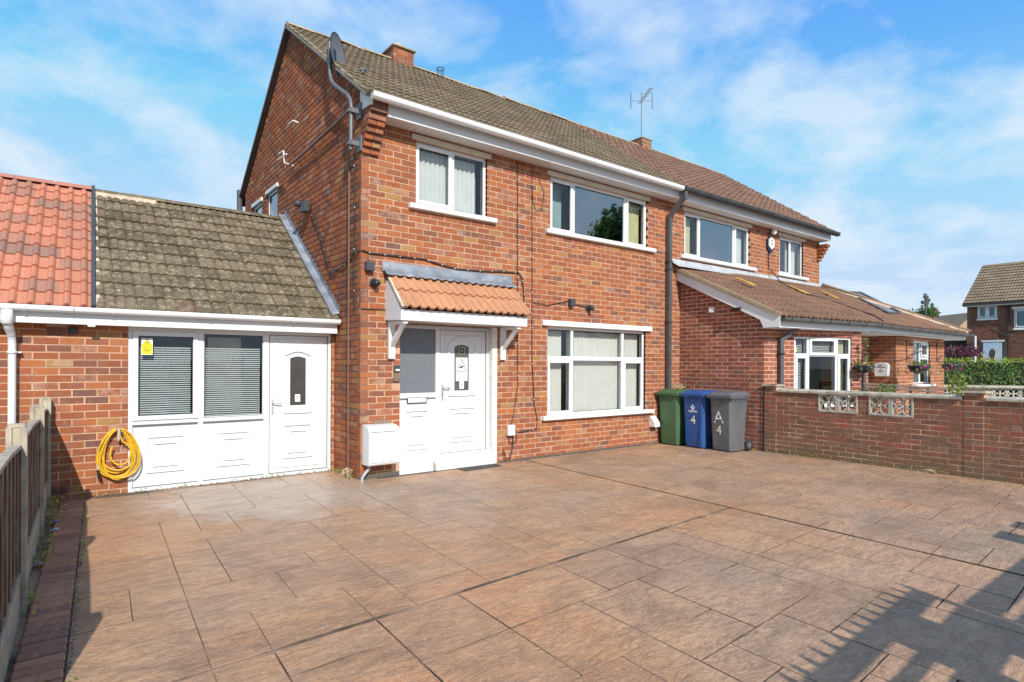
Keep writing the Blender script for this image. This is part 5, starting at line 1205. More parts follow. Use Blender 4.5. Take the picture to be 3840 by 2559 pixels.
mb = MB(); mb.tube([(-.01, 2.75, 4.80), (-.16, 2.75, 4.82), (-.16, 2.78, 5.02)], .012, 6); mb.tube([(-.16, 2.62, 4.93), (-.16, 3.1, 4.96)], .012, 6); mb.tube([(-.16, 2.78, 5.02), (-.16, 3.05, 5.05)], .012, 6); mb.build('arms', M_wsign, tbr)
tb2 = thing('wall_stub', 'small white stub bracket high on the gable below the verge shadow', 'bracket', (-.05, 2.6, 5.45))
mb = MB(); mb.tube([(-.01, 2.5, 5.44), (-.10, 2.5, 5.45), (-.10, 2.72, 5.46)], .011, 6); mb.build('arms', M_wsign, tb2)
fl_ = thing('floodlight', 'small dark grey floodlight camera with sensor on the gable above the outbuilding roof', 'floodlight', (-.08, 2.0, 3.95))
mb = MB(); mb.bbox(-.13, -.04, 1.85, 2.02, 3.85, 4.02, .01); mb.build('lamp_body', M_dgrey, fl_)
mb = MB(); mb.lathe([(.0, 0), (.05, .0), (.06, .08), (0, .10)], (-.09, 2.12, 4.0), (-.6, .2, .3), 12); mb.build('sensor', M_dgrey, fl_)
mb = MB(); mb.box(-.05, -.002, 1.9, 2.0, 3.88, 3.98); mb.build('wall_plate', M_black, fl_)
cable([(-.02, 1.86, 3.85), (-.02, 1.72, 3.72), (-.02, 1.45, 3.45), (-.02, 1.25, 3.15), (-.02, 1.08, 2.90), (-.02, .98, 2.80), (-.02, .85, 2.81), (-.02, .65, 2.84), (-.02, .45, 2.86), (-.02, .30, 2.93), (-.02, .12, 2.97), (-.018, .0, 2.985)], .011, 'black cable hanging in a deep loop from the gable floodlight to the corner', None, 12, nrm=(-1, 0, 0))
cable([(0, -.02, 2.985), (.14, -.018, 2.96), (.6, -.018, 2.965), (.92, -.018, 2.968), (1.2, -.018, 2.92), (1.47, -.018, 2.885), (1.9, -.018, 2.90), (2.3, -.018, 2.93), (2.6, -.018, 2.945), (2.66, -.018, 2.88), (2.70, -.018, 2.7), (2.71, -.018, 2.5)], .010, 'black clipped cable running along the front wall above the canopy flashing', None, 14)
cable([(.1, -.016, 2.95), (.09, -.016, 2.84)], .005, 'short thin lead dropping to the grey camera box by the corner')
cable([(2.57, -.016, 4.66), (2.575, -.016, 3.6), (2.58, -.016, 2.6), (2.585, -.016, 2.0), (2.60, -.016, 1.2), (2.52, -.016, .75), (2.47, -.016, .58)], .006, 'thin dark cable falling the full height of the front wall to the small white box', None, 8)
cable([(2.86, -.016, 4.66), (2.87, -.016, 3.4), (2.875, -.016, 2.5), (2.88, -.016, 1.6), (2.93, -.016, .9), (3.0, -.016, .60), (2.98, -.016, .47), (2.62, -.016, .44)], .006, 'thin wavy cable left of the ground floor window, from soffit to low level', None, 8)
cable([(2.86, -.02, 4.45), (2.88, -.02, 4.1), (2.95, -.02, 3.98), (3.06, -.02, 4.0), (3.12, -.02, 4.3), (3.0, -.02, 4.5)], .005, 'thin slack loop of cable between the two upstairs windows')
cable([(10.02, -.016, 4.62), (10.02, -.016, 4.0), (10.03, -.02, 3.78)]+[tuple(ext_pt(x, y, .05)) for x, y in ((2925, 1066), (3000, 1106), (3090, 1128), (3200, 1166), (3280, 1195), (3308, 1214))], .011, 'dark cable trailing from the alarm box down over the extension tiles to the gutter')
cable([(.55, -.014, 2.235), (.0, -.014, 2.225)], .006, 'short thin cable at canopy fascia level between the corner and the canopy')
def small_cam(x, z, box, lab, cat='camera'):
    t = thing('security_camera' if not box else 'junction_box', lab, cat, (x, -.05, z))
    if box: mb = MB(); mb.bbox(x-.055, x+.055, -.085, -.004, z-.06, z+.06, .008); mb.build('casing', M_dgrey, t)
    else:
        mb = MB(); mb.lathe([(.055, 0), (.06, .03), (.045, .05)], (x, -.004, z), (0, -1, -.1), 14); mb.build('base', M_dgrey, t)
        mb = MB(); mb.lathe([(.0, .055), (.035, .05), (.045, .02), (.045, -.03), (0, -.04)], (x+.01, -.07, z-.01), (.35, -.9, -.25), 14); mb.build('eye', M_black, t)
small_cam(.10, 2.78, True, 'square dark grey junction box on the front wall left of the canopy', 'box')
small_cam(.17, 2.58, False, 'small dark dome camera just left of the canopy flashing')
small_cam(3.72, 2.55, True, 'square dark junction box on the wall above the ground floor window', 'box')
small_cam(4.13, 2.49, False, 'small dark dome camera above the ground floor window lintel, right of its box')
cable([(2.9, -.014, 2.50), (3.2, -.014, 2.47), (3.5, -.014, 2.54), (3.68, -.014, 2.58)], .006, 'thin cable leading to the box above the ground floor window'); cable([(3.78, -.014, 2.54), (3.95, -.014, 2.51), (4.1, -.014, 2.5)], .007, 'short cable between the box and dome camera above the ground floor window')
t = thing('intercom', 'narrow bronze and black entry keypad on the brick beside the front door', 'intercom', (.50, -.03, 1.39))
mb = MB(); mb.bbox(.462, .545, -.03, -.002, 1.27, 1.49, .006); mb.build('casing', plain('bronze_plastic', (.20, .15, .10), .4), t)
mb = MB(); mb.bbox(.462, .545, -.055, -.028, 1.40, 1.492, .008); mb.build('hood', M_dgrey, t)
mb = MB(); mb.box(.475, .532, -.058, -.055, 1.415, 1.44); mb.build('lens', M_wsign, t)
t = thing('white_box', 'small white weatherproof switch box low on the wall right of the front door', 'box', (2.44, -.04, .48))
mb = MB(); mb.bbox(2.375, 2.51, -.075, -.004, .405, .57, .012); mb.build('casing', M_pvc, t)
cable([(2.42, -.02, .41), (2.42, -.03, .30), (2.50, -.03, .27), (2.57, -.02, .33), (2.575, -.014, .43)], .006, 'thin cable looped under the small white switch box'); cable([(2.50, -.02, .40), (2.49, -.02, .2), (2.42, -.04, .05), (2.33, -.05, .08), (2.30, -.04, .2)], .009, 'black flex curling down from the small white switch box to the ground')
cable([(3.0, -.014, .47), (2.6, -.014, .445)], .005, 'short level cable left of the ground floor window sill')
# gas meter box
gm = thing('meter_box', 'white gas meter cabinet standing low on the front wall beside the corner', 'meter box', (.23, -.1, .2))
GX0, GX1 = .025, .455
mb = MB(); pr = [(0, .20), (-.20, .20), (-.215, .22), (-.215, .63), (-.19, .675), (-.14, .70), (0, .715)]
mb.prism(pr, lambda p, d: (d, p[0], p[1]), GX0, GX1); mb.build('cabinet', M_pvc, gm)
mb = MB(); mb.bbox(GX0+.03, GX1-.015, -.228, -.213, .235, .625, .004); mb.build('door', M_pvc, gm)
mb = MB(); mb.box(GX0+.03, GX1-.015, -.217, -.2165+.002, .626, .633); mb.build('door_gap', M_black, gm)
mb = MB(); mb.lathe([(0, .003), (.006, .002), (.008, 0)], (GX0+.075, -.228, .43), (0, -1, 0), 8); mb.build('lock', M_black, gm)
mb = MB(); mb.tube([(.08, -.10, .20), (.08, -.10, .15), (.02, -.12, .10), (-.03, -.14, .05), (-.035, -.14, -.02)], [.022, .022, .02, .02, .024], 9); mb.build('outlet_pipe', plain('grey_hose', (.35, .37, .38), .5), gm)
mb = MB(); mb.box(.18, .42, -.02, -.001, .715, .76); mb.build('air_grille', plain('brown_grille', (.25, .17, .12), .7), gm)
# drain channel, mat, cowl vent
dc_ = thing('drain_channel', 'long narrow dark drainage grating in the ground in front of the door step', 'drain', (.9, -.02, 0))
mb = MB(); mb.box(.22, 1.44, -.085, -.005-.02, -.01, .006); mb.build('grating', M_dgrey, dc_)
mt = MB(); mt.add([(1.43, -.04, .008), (2.16, .0-.03, .008), (2.10, -.26, .008), (1.44, -.30, .008), (1.43, -.04, .0), (2.16, -.03, 0), (2.10, -.26, 0), (1.44, -.30, 0)], [(0, 3, 2, 1), (3, 7, 6, 2), (2, 6, 5, 1), (0, 4, 7, 3)])
tag(mt.build('door_mat', M_mat), 'thin dark rubber mat lying askew on the paving before the front door', 'mat')
vc = thing('vent_cowl', 'grey plastic vent cowl low on the front wall behind the green bin', 'vent', (5.86, -.06, .42))
mb = MB(); mb.prism([(0, .54), (-.03, .54), (-.13, .42), (-.14, .34), (0, .34)], lambda p, d: (d, p[0], p[1]), 5.78, 5.93); mb.build('hood', M_paint, vc)
rt_ = thing('dry_roots', 'tangle of dry roots and grass at the foot of the gable corner', 'plant', (-.02, .25, 0))
mb = MB()
for i in range(14):
    a = random.uniform(0, 6.28); r_ = random.uniform(.06, .2); mb.tube([(-.06, .3, .12), (-.08+r_*.4*math.cos(a), .25+r_*.5*math.sin(a), .10), (-.09-abs(r_*.6*math.cos(a)), .22+r_*math.sin(a), random.uniform(.0, .04))], [.006, .005, .002], 4)
mb.build('stems', M_straw, rt_)

# ================================================================== BINS
def bin_(name, label, x, y, rot, body, lidm, wheel=True):
    t = thing(name, label, 'wheelie bin', (x, y, 0), group='wheelie bins in a row beside the extension wall', rot=rot, local=True)
    # local: front faces -x, width along y
    hw, hwb = .235, .205; D0, D1 = 0.0, .53       # front, back at top
    def ring(z, f, b_, h_, c=.05):
        return [(f+c, -h_, z), (b_-c, -h_, z), (b_, -h_+c, z), (b_, h_-c, z), (b_-c, h_, z), (f+c, h_, z), (f, h_-c, z), (f, -h_+c, z)]
    mb = MB(); R = [ring(.02, .05, .44, hwb), ring(.10, .04, .46, hwb+.004), ring(.86, 0, .52, hw-.008), ring(.90, -.005, .525, hw), ring(.93, -.005, .525, hw)]
    for r_ in R: mb.v += r_
    for i in range(len(R)-1):
        for k in range(8): mb.f.append((i*8+k, i*8+(k+1) % 8, i*8+8+(k+1) % 8, i*8+8+k)); mb.m.append(0); mb.sm.append(False)
    mb.f.append(tuple(range(8))[::-1]); mb.m.append(0); mb.sm.append(False)
    mb.box(-.02, .53, -.255, .255, .925, .945)
    o = mb.build('body', body, t)
    mb = MB()
    for k in range(5): mb.box(-.012, .005, -.2+k*.095, -.19+k*.095, .875, .925)
    for k in range(4): mb.box(.1+k*.1, .11+k*.1, -.248, -.23, .875, .925); mb.box(.1+k*.1, .11+k*.1, .23, .248, .875, .925)
    mb.build('rim_rib', body, o)
    mb = MB(); L = [ring(.945, -.055, .53, .265, .03), ring(.985, -.06, .53, .268, .03), ring(.995, -.02, .53, .235, .04), ring(1.03, .04, .54, .22, .04), ring(1.045, .10, .55, .19, .05)]
    for r_ in L: mb.v += r_
    for i in range(len(L)-1):
        for k in range(8): mb.f.append((i*8+k, i*8+(k+1) % 8, i*8+8+(k+1) % 8, i*8+8+k)); mb.m.append(0); mb.sm.append(False)
    mb.f.append(tuple(range(32, 40))); mb.m.append(0); mb.sm.append(False); mb.f.append(tuple(range(8))[::-1]); mb.m.append(0); mb.sm.append(False)
    l_ = mb.build('lid', lidm, t)
    mb = MB(); mb.tube([(.54, -.19, .99), (.58, -.19, 1.0), (.60, -.17, 1.0), (.60, .17, 1.0), (.58, .19, 1.0), (.54, .19, .99)], .014, 6); mb.build('handle', lidm, t)
    if name == 'blue_bin' or name == 'wheelie_bin' and body is M_blubin:
        mb = MB(); mb.box(.012, .03, -.15, -.135, .1, .55); mb.box(.010, .03, .135, .15, .1, .55); mb.box(.008, .03, -.15, .15, .55, .56); mb.build('front_rib', body, o)
    for s_ in (-1, 1):
        mb = MB(); mb.lathe([(.0, -.022), (.05, -.022), (.095, -.02), (.10, -.01), (.10, .01), (.095, .02), (.05, .022), (.0, .022)], (.50, s_*.245, .10), (0, 1, 0), 18); wv = mb.build('wheel', M_rubber, t)
        mb = MB(); mb.lathe([(.0, .03), (.045, .028), (.05, .02)], (.50, s_*.245, .10), (0, s_, 0), 12); mb.build('hub', M_grybin, wv)
    mb = MB(); mb.tube([(.50, -.24, .10), (.50, .24, .10)], .012, 6); mb.build('axle', M_steel, t)
    return t, o
BF = lambda y, z, x0=.0: None
tg_, og = bin_('wheelie_bin', 'green wheelie bin beside the downpipe, leftmost of the three', 5.985, -.27, .06, M_grnbin, M_grnbin)
tb_, obb = bin_('wheelie_bin', 'blue wheelie bin with a crest and white number 4, between the green and grey bins', 6.035, -.79, .04, M_blubin, M_blubin)
tk_, ok_ = bin_('wheelie_bin', 'grey wheelie bin with white painted letter and number on its front, nearest the low wall', 6.05, -1.335, -.02, M_grybin, M_grybin)
def bx_(z): return .045-.048*(z-.1)/.76-.004       # front face x at height z
TB = lambda cy, cz, sk=1.0: (lambda x, y: Vector((bx_(cz+y)-.004, cy-x, cz+y)))
M_wp = plain('white_marking', (.78, .77, .68), .6)
for ob_, cy, cz in ((obb, .0, .44), (ok_, .03, .30)): text_mesh('4', .22, M_wp, TB(cy, cz), ob_, 'number')
text_mesh('A', .30, plain('smeared_white_paint', (.72, .74, .76), .7, dirt=((.115, .12, .13), 14, .5, .9)), TB(.03, .50), ok_, 'painted_letter')
mb = MB()
for y_, z_, s_ in ((.0, .76, .022), (-.03, .74, .018), (.03, .74, .018), (0, .725, .03), (0, .705, .024)): mb.obox((bx_(z_)-.004, y_, z_), (.001, 0, 0), (0, s_, 0), (0, 0, .008))
mb.add([(bx_(.78)-.005, -.02, .77), (bx_(.8)-.005, 0, .80), (bx_(.78)-.005, .02, .77)], [(0, 1, 2)])
mb.build('crest', plain('crest_white', (.62, .68, .74), .6), obb)
for k in range(11): mb = None
mb = MB()
for k in range(12): mb.obox((bx_(.67)-.004, .08-.0145*k, .672+(.004 if k % 3 == 0 else 0)), (.001, 0, 0), (0, .005, 0), (0, 0, .010+(.004 if k % 4 == 0 else 0)))
mb.box(bx_(.65)-.005, bx_(.65)-.004, -.085, .085, .648, .652); mb.build('crest_lettering', bpy.data.materials['crest_white'], obb)
sd2 = thing('garden_debris', 'small bundle of dry sticks and leaves lying behind the green bin lid', 'debris', (6.5, -.1, 1.05))
mb = MB()
for i in range(16): a = Vector((6.50+random.gauss(0, .08), -.18+random.gauss(0, .06), 1.03+random.uniform(0, .06))); mb.tube([a, a+Vector((random.gauss(0, .10), random.gauss(0, .06), random.uniform(0, .12)))], .006, 4)
mb.build('sticks', M_straw, sd2)
sb_ = thing('white_box', 'small white sensor box high on the dark red extension side wall', 'box', (6.7, -.75, 2.53)); mb = MB(); mb.bbox(6.64, 6.708, -.80, -.70, 2.50, 2.60, .008); mb.build('casing', M_wsign, sb_)
sc2 = thing('security_camera', 'small black bullet camera beneath the extension barge board', 'camera', (6.66, -1.3, 2.5)); mb = MB(); mb.tube([(6.70, -1.17, 2.52), (6.62, -1.17, 2.52), (6.60, -1.24, 2.53)], .012, 6); mb.tube([(6.62, -1.22, 2.53), (6.57, -1.40, 2.52)], .032, 10); mb.build('housing', M_black, sc2)

# ================================================================== LOW BOUNDARY WALL
lw = thing('boundary_wall', 'low brown brick boundary wall with concrete coping and pierced flower pattern blocks on the right', 'wall', (6.82, -4, 0))
LX = 6.71
blkz = (.765, 1.045)
ops = [(2.71-1.79, 3.31-1.79, *blkz), (3.465-1.79, 4.07-1.79, *blkz)]
lwall, LF, lfl = brick_wall(lw, 'wall', (LX, -1.79), (0, -1), (-1, 0), 5.7, 0, 1.055, M_lbrick, M_mortar_l, CE, .225, opens=ops, thick=.10, off=.0, j=.011)
mb = MB(); 
for a, b_ in ((0, ops[0][0]), (ops[0][1], ops[1][0]), (ops[1][1], 5.7)): mb.box(LX+.1, LX+.215, -1.79-b_, -1.79-a, 0, 1.055)
for o in ops: mb.box(LX+.1, LX+.215, -1.79-o[1], -1.79-o[0], 0, .765)
mb.build('wall_back', M_lbrick, lw)
flush(lw, 'b', 'brick', 'bricks_low', M_lbrick)
for (y0, y1) in ((-2.0, -1.785), (-4.885, -4.665)):
    mb = MB(); mb.box(LX-.002, LX+.235, y0, y1, 0.002, 1.15 if y0 > -3 else 1.145); pr_ = mb.build('pier', M_mortar_l, lw)
    k = 0; z_ = .004
    while z_ < 1.13:
        segs = [(y0, y1)] if k % 2 == 0 else [(y0, (y0+y1)/2-.005), ((y0+y1)/2+.005, y1)]
        for s0, s1 in segs: mb = MB(); mb.bbox(LX-.006, LX+.1, s0+.002, s1-.002, z_, z_+.064, .003); mb.build('brick', M_lbrick, pr_)
        z_ += .075; k += 1
    mb = MB(); q = .03; zz = 1.15; cx_ = LX+.11; cy_ = (y0+y1)/2
    mb.add([(LX-.04, y0-q, zz), (LX+.27, y0-q, zz), (LX+.27, y1+q, zz), (LX-.04, y1+q, zz), (LX-.04, y0-q, zz+.022), (LX+.27, y0-q, zz+.022), (LX+.27, y1+q, zz+.022), (LX-.04, y1+q, zz+.022), (cx_, cy_, zz+.045)], [(0, 3, 2, 1), (0, 1, 5, 4), (1, 2, 6, 5), (2, 3, 7, 6), (3, 0, 4, 7), (4, 5, 8), (5, 6, 8), (6, 7, 8), (7, 4, 8)])
    mb.build('pier_cap', M_conc, lw)
for y0, y1 in ((-4.64, -2.03), (-7.5, -4.91)):
    n_ = int(round((y1-y0)/.6))
    for i in range(n_):
        ya = y0+(y1-y0)*i/n_; yb = y0+(y1-y0)*(i+.996)/n_; mb = MB()
        mb.prism([(LX-.035, 1.058), (LX+.25, 1.058), (LX+.25, 1.085), (LX+.11, 1.115), (LX-.035, 1.09)], lambda p, d: (p[0], d, p[1]), ya, yb); mb.build('coping', M_conc, lw)
def screen_block(x0, y0, z0, w_, parent, axis=(0, -1), nrm=(-1, 0), depth=.09, mat=None):
    u = Vector((axis[0], axis[1], 0)); n_ = Vector((nrm[0], nrm[1], 0)); O = Vector((x0, y0, z0)); mb = MB()
    P = lambda a, z_, d: O+u*a+n_*d+Vector((0, 0, z_))
    mb.flip = False
    t = .022
    for bx in ((0, w_, 0, t), (0, w_, w_-t, w_), (0, t, t, w_-t), (w_-t, w_, t, w_-t)):
        mb.obox(P((bx[0]+bx[1])/2, (bx[2]+bx[3])/2, -depth/2), u*(bx[1]-bx[0])/2, n_*depth/2, Vector((0, 0, (bx[3]-bx[2])/2)))
    c_ = w_/2; R = w_/2-t*.4
    for q in range(4):      # eight petal arcs from the centre towards the corners
        dx, dz = ((1, 1), (1, -1), (-1, -1), (-1, 1))[q]
        for sgn in (-1, 1):
            pts = []
            for i in range(7):
                s_ = i/6; bow = .052*math.sin(math.pi*s_)*sgn; ax_, az_ = dx/math.sqrt(2), dz/math.sqrt(2)
                pts.append((c_+ax_*R*1.28*s_-az_*bow, c_+az_*R*1.28*s_+ax_*bow))
            for p, r_ in zip(pts, pts[1:]):
                A, B = P(p[0], p[1], -depth/2), P(r_[0], r_[1], -depth/2); mb.bar(A, B, depth*.8, .019, up=(B-A).cross(n_))
    mb.obox(P(c_, c_, -depth/2), u*.022, n_*depth*.42, Vector((0, 0, .022)))
    return mb.build('screen_block', mat or M_block, parent)
for y0 in (-2.715, -3.015, -3.47, -3.77): screen_block(LX-.012, y0, .768, .294, lw)
mb = MB(); mb.box(6.69, 6.712, -1.784, -1.766, 0, 1.14); mb.build('dark_gap_strip', M_black, lw)  # black strip drawn in for the shaded gap beside the pier
# weeds at the foot
dw = thing('dry_grass_tuft', 'tuft of dry straw at the foot of the boundary wall', 'weeds', (6.66, -4.35, 0))
mb = MB()
for i in range(16): a = random.uniform(0, 6.28); mb.tube([(6.66, -4.35, .0), (6.66+.05*math.cos(a), -4.35+.07*math.sin(a), .05), (6.64+.10*math.cos(a), -4.35+.16*math.sin(a), random.uniform(.01, .06))], .003, 4)
mb.build('stems', M_straw, dw)

# ================================================================== NEIGHBOUR'S FRONT GARDEN
mb = MB(); mb.box(6.94, 17, -9, 0, -.19, .02); q = mb.build('neighbour_drive', M_pale); q['kind'] = 'structure'
hr = thing('handrail', 'brown metal handrail with two rails and short posts behind the boundary wall', 'handrail', (9.5, -3.1, 0))
def hpt(px, py, y):      # helper for planning only: pixel of the photograph -> point on plane y
    M3 = cam.matrix_world.to_3x3(); d = M3 @ Vector(((px-1920)/2218.69, -(py-1367.12)/2218.69, -1)); t = (y-CAMP.y)/d.y; return CAMP+d*t
A = hpt(3236, 1440, -2.75); B = hpt(3578, 1461, -3.25); Cc = hpt(3236, 1450, -2.75); D = hpt(3512, 1470, -3.22)
for a, b_, nm_ in ((A, B, 'top_rail'), (Cc-Vector((0, 0, .0)), D, 'lower_rail')): mb = MB(); mb.tube([a, b_], .022, 8); mb.build(nm_, M_brown, hr)
for px, zt_ in ((3404, 1456), (3471, 1453), (3238, 1440)):
    t = (px-3236)/(3578-3236); p = A.lerp(B, t); mb = MB(); mb.tube([(p.x, p.y, 0), p], .024, 8); mb.build('post', M_dgrey, hr)
mbx = thing('mail_box', 'white wall mounted mailbox with arched top and dark lettering, on the porch side wall', 'mailbox', (BX-.08, -2.1, 1.4))
yc = -2.12; zc0 = 1.43; hw_ = .135
pm = [(-hw_*.86, -.14), (hw_*.86, -.14), (hw_, .08)]+[(hw_*math.cos(i*math.pi/10), .08+.075*math.sin(i*math.pi/10)) for i in range(1, 10)]+[(-hw_, .08)]
mb = MB(); mb.prism(pm, lambda p, d: (d, yc-p[0], zc0+p[1]), BX-.13, BX-.004); mb.build('case', M_pvc, mbx)
mb = MB(); mb.box(BX-.134, BX-.13, yc-.09, yc+.09, zc0+.045, zc0+.055); mb.build('slot', M_black, mbx)
mb = MB()
for k, (y_, z_) in enumerate(((.04, .09), (.02, .085), (0, .09), (-.02, .086), (0, .012), (.03, -.03), (.012, -.035), (-.01, -.03), (-.03, -.04))): mb.tube([(BX-.132, yc+y_+.008, zc0+z_-.01), (BX-.132, yc+y_, zc0+z_+.012), (BX-.132, yc+y_-.008, zc0+z_-.006)], .0035, 4)
mb.build('script_marks', M_ink, mbx)
db = thing('door_bell', 'cream bell push on the porch side wall left of the mailbox', 'bell', (BX-.02, -1.93, 1.4)); mb = MB(); mb.bbox(BX-.03, BX-.003, -1.955, -1.91, 1.36, 1.46, .006); mb.build('casing', M_hipm, db)
wh = thing('wall_tap', 'small brass wall fitting on the bay front left of its window', 'fitting', (BX+.2, BY-.02, 1.42)); mb = MB(); mb.bbox(BX+.10, BX+.15, BY-.03, BY-.002, 1.34, 1.47, .005); mb.tube([(BX+.125, BY-.03, 1.42), (BX+.19, BY-.06, 1.44)], .012, 5); mb.build('bracket', M_gold, wh)
def basket(c, r_, lab, leafm, n_=160, flowers=None, half=False, tall=0, name='flower_basket', hang=None):
    t = thing(name, lab, 'plant basket', c); c = Vector(c)
    mb = MB(); mb.lathe([(.0, -.75*r_), (.45*r_, -.66*r_), (.85*r_, -.3*r_), (r_, 0), (r_*.96, .02)], c, n=14); mb.build('basket', M_black, t)
    mb = MB()
    for i in range(n_):
        a = random.uniform(0, 6.28); q = r_*random.uniform(.2, 1.25); mb_z = random.uniform(-.75*r_, .5*r_) if q > r_*.85 else random.uniform(-.05, .5*r_)
        leafq(mb, c+Vector((q*math.cos(a), q*math.sin(a), mb_z)), random.uniform(.015, .035))
    for i in range(tall): leafq(mb, c+Vector((random.gauss(0, r_*.25)+.03, random.gauss(0, r_*.25), random.uniform(.05, .55))), random.uniform(.015, .035))
    mb.build('foliage', leafm, t)
    if flowers:
        mb = MB()
        for f_ in range(6):
            a = random.uniform(0, 6.28); p = c+Vector((r_*math.cos(a), r_*math.sin(a)-.03, random.uniform(-.5*r_, .35*r_)))
            for i in range(5): leafq(mb, p+Vector((random.gauss(0, .012), random.gauss(0, .012), random.gauss(0, .012))), .022, asp=.9)
        mb.build('blooms', flowers, t)
    if hang:
        mb = MB()
        for a in (0, 2.1, 4.2): mb.tube([c+Vector((r_*math.cos(a), r_*math.sin(a), 0)), Vector(hang)], .004, 4)
        mb.build('chain', M_dgrey, t)
    return t
basket((8.70, -2.62, 1.50), .17, 'dark wall planter with straggly leafy plant beside the extension window', M_plant, 90, None, tall=60, name='wall_planter')
basket((8.72, -2.65, .99), .20, 'low dark wall planter with trailing leaves just above the boundary wall coping', M_plant, 90, None, tall=14, name='wall_planter')
bc = hpt(3447, 1372, -2.85); basket((bc.x, bc.y, bc.z-.02), .20, 'hanging basket with pink flowers in front of the bay window', M_plant, 240, M_pink, hang=(bc.x, bc.y+.02, bc.z+.45))
bc2 = hpt(3568, 1368, -2.85); basket((bc2.x, bc2.y, bc2.z-.02), .19, 'second hanging basket at the right end of the bay, seen against the hedge', M_plant, 200, M_pink, hang=(bc2.x, bc2.y+.02, bc2.z+.45))
hb = thing('basket_arm', 'black scrolled basket arm on the bay wall left of the window', 'bracket', (11.4, BY, 1.9), group='black basket arms on the bay wall')
hb.pop('group') if False else None
mb = MB(); mb.tube([(11.45, BY-.01, 2.06), (11.45, BY-.02, 1.62)], .008, 4); mb.tube([(11.45, BY-.01, 1.7), (11.7, BY-.25, 1.85), (bc.x, bc.y, bc.z+.45)], .008, 4); mb.build('bars', M_black, hb)
hb2 = thing('basket_arm', 'black scrolled basket arm on the bay wall right of the window', 'bracket', (13.4, BY, 1.9), group='black basket arms on the bay wall')
mb = MB(); mb.tube([(13.3, BY-.01, 2.06), (13.3, BY-.02, 1.62)], .008, 4); mb.tube([(13.3, BY-.01, 1.7), (13.5, BY-.25, 1.8), (bc2.x, bc2.y, bc2.z+.45)], .008, 4); mb.build('bars', M_black, hb2)
def clump(name, c, r_, h, n_, lm, lab, s_=.035, cat='plant'):
    mb = MB()
    for i in range(n_): a = random.uniform(0, 6.28); q = r_*math.sqrt(random.random()); leafq(mb, (c[0]+q*math.cos(a), c[1]+q*math.sin(a), c[2]+h*random.random()**.8), s_*random.uniform(.5, 1.2))
    o = mb.build(name, lm); return tag(o, lab, cat)
p = hpt(3322, 1464, -3.2); clump('potted_plant', (p.x, p.y, p.z-.15), .16, .24, 130, M_plant, 'small green leafy plant behind the boundary wall under the mailbox')
p = hpt(3590, 1460, -4.4); clump('yellow_green_shrub', (p.x, p.y, p.z-.22), .11, .42, 200, M_weed, 'yellow green feathery shrub growing behind the wall by the second pier', .035)

# breeze block garden wall, hedge, far things at the right
bw = thing('screen_wall', 'distant garden wall of pale pierced concrete blocks below the hedge', 'wall', (17, -2, 0))
W0 = Vector((17.0, -1.38)); wd_ = Vector((.569, -.818)).normalized(); wn_ = Vector((-.818, -.569)).normalized()
for i in range(10): p = W0+wd_*(.315*(i-1)); screen_block(p.x, p.y, .60, .30, bw, axis=(wd_.x, wd_.y), nrm=(wn_.x, wn_.y), depth=.09)
mb = MB(); a = W0-wd_*.5; b_ = W0+wd_*2.05; mb.bar((a.x, a.y, .94), (b_.x, b_.y, .94), .16, .07); mb.build('coping', M_conc, bw)
a = W0-wd_*.5; b_ = W0+wd_*3.1; mb = MB(); mb.bar((a.x, a.y, .29), (b_.x, b_.y, .29), .12, .61); mb.build('base_courses', M_lbrick, bw)
pr2 = W0+wd_*2.22
pi2 = MB(); pi2.bar((pr2.x, pr2.y, -.1), (pr2.x, pr2.y, 1.12), .34, .34, up=(wd_.x, wd_.y, 0)); pi2.build('pier', M_brick, bw)
mb = MB(); mb.bar((pr2.x, pr2.y, 1.12), (pr2.x, pr2.y, 1.18), .44, .44, up=(wd_.x, wd_.y, 0)); mb.build('pier_cap', M_conc, bw)
hg = thing('hedge', 'clipped green privet hedge behind the pierced block wall', 'hedge', (18.5, -1.5, 0))
hn = Vector((.818, .569)); H0 = W0+hn*.5-wd_*3.2
mb = MB(); c_ = H0+wd_*6+hn*.75; mb.obox((c_.x, c_.y, .82), Vector((wd_.x, wd_.y, 0))*5.9, Vector((hn.x, hn.y, 0))*.62, (0, 0, .80)); mb.build('dark_core', plain('hedge_core', (.02, .03, .01), .95), hg)  # solid dark core behind the leaves, inner shade put into its colour
mb = MB(); mt_ = MB()
for i in range(15000):
    a = random.uniform(0, 12); f_ = random.random()
    bmp = .07*noise.noise((a*2.2, 0, 3))
    if f_ < .72: p = H0+wd_*a+hn*(random.uniform(-.06, .12)+.07*noise.noise((a*2.5, f_*9, 1))); z_ = random.uniform(.05, 1.70+bmp); nr = (-hn.x, -hn.y, .3)
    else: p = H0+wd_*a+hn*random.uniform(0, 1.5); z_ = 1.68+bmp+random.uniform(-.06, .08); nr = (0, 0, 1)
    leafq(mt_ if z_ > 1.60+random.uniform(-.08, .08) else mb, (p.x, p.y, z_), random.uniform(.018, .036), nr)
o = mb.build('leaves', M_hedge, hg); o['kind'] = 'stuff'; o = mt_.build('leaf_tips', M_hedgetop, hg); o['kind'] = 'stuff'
def hp(px, py, Z):      # planning helper: pixel + depth -> world
    M3 = cam.matrix_world.to_3x3(); return CAMP+M3 @ Vector(((px-1920)/2218.69*Z, -(py-1367.12)/2218.69*Z, -Z))
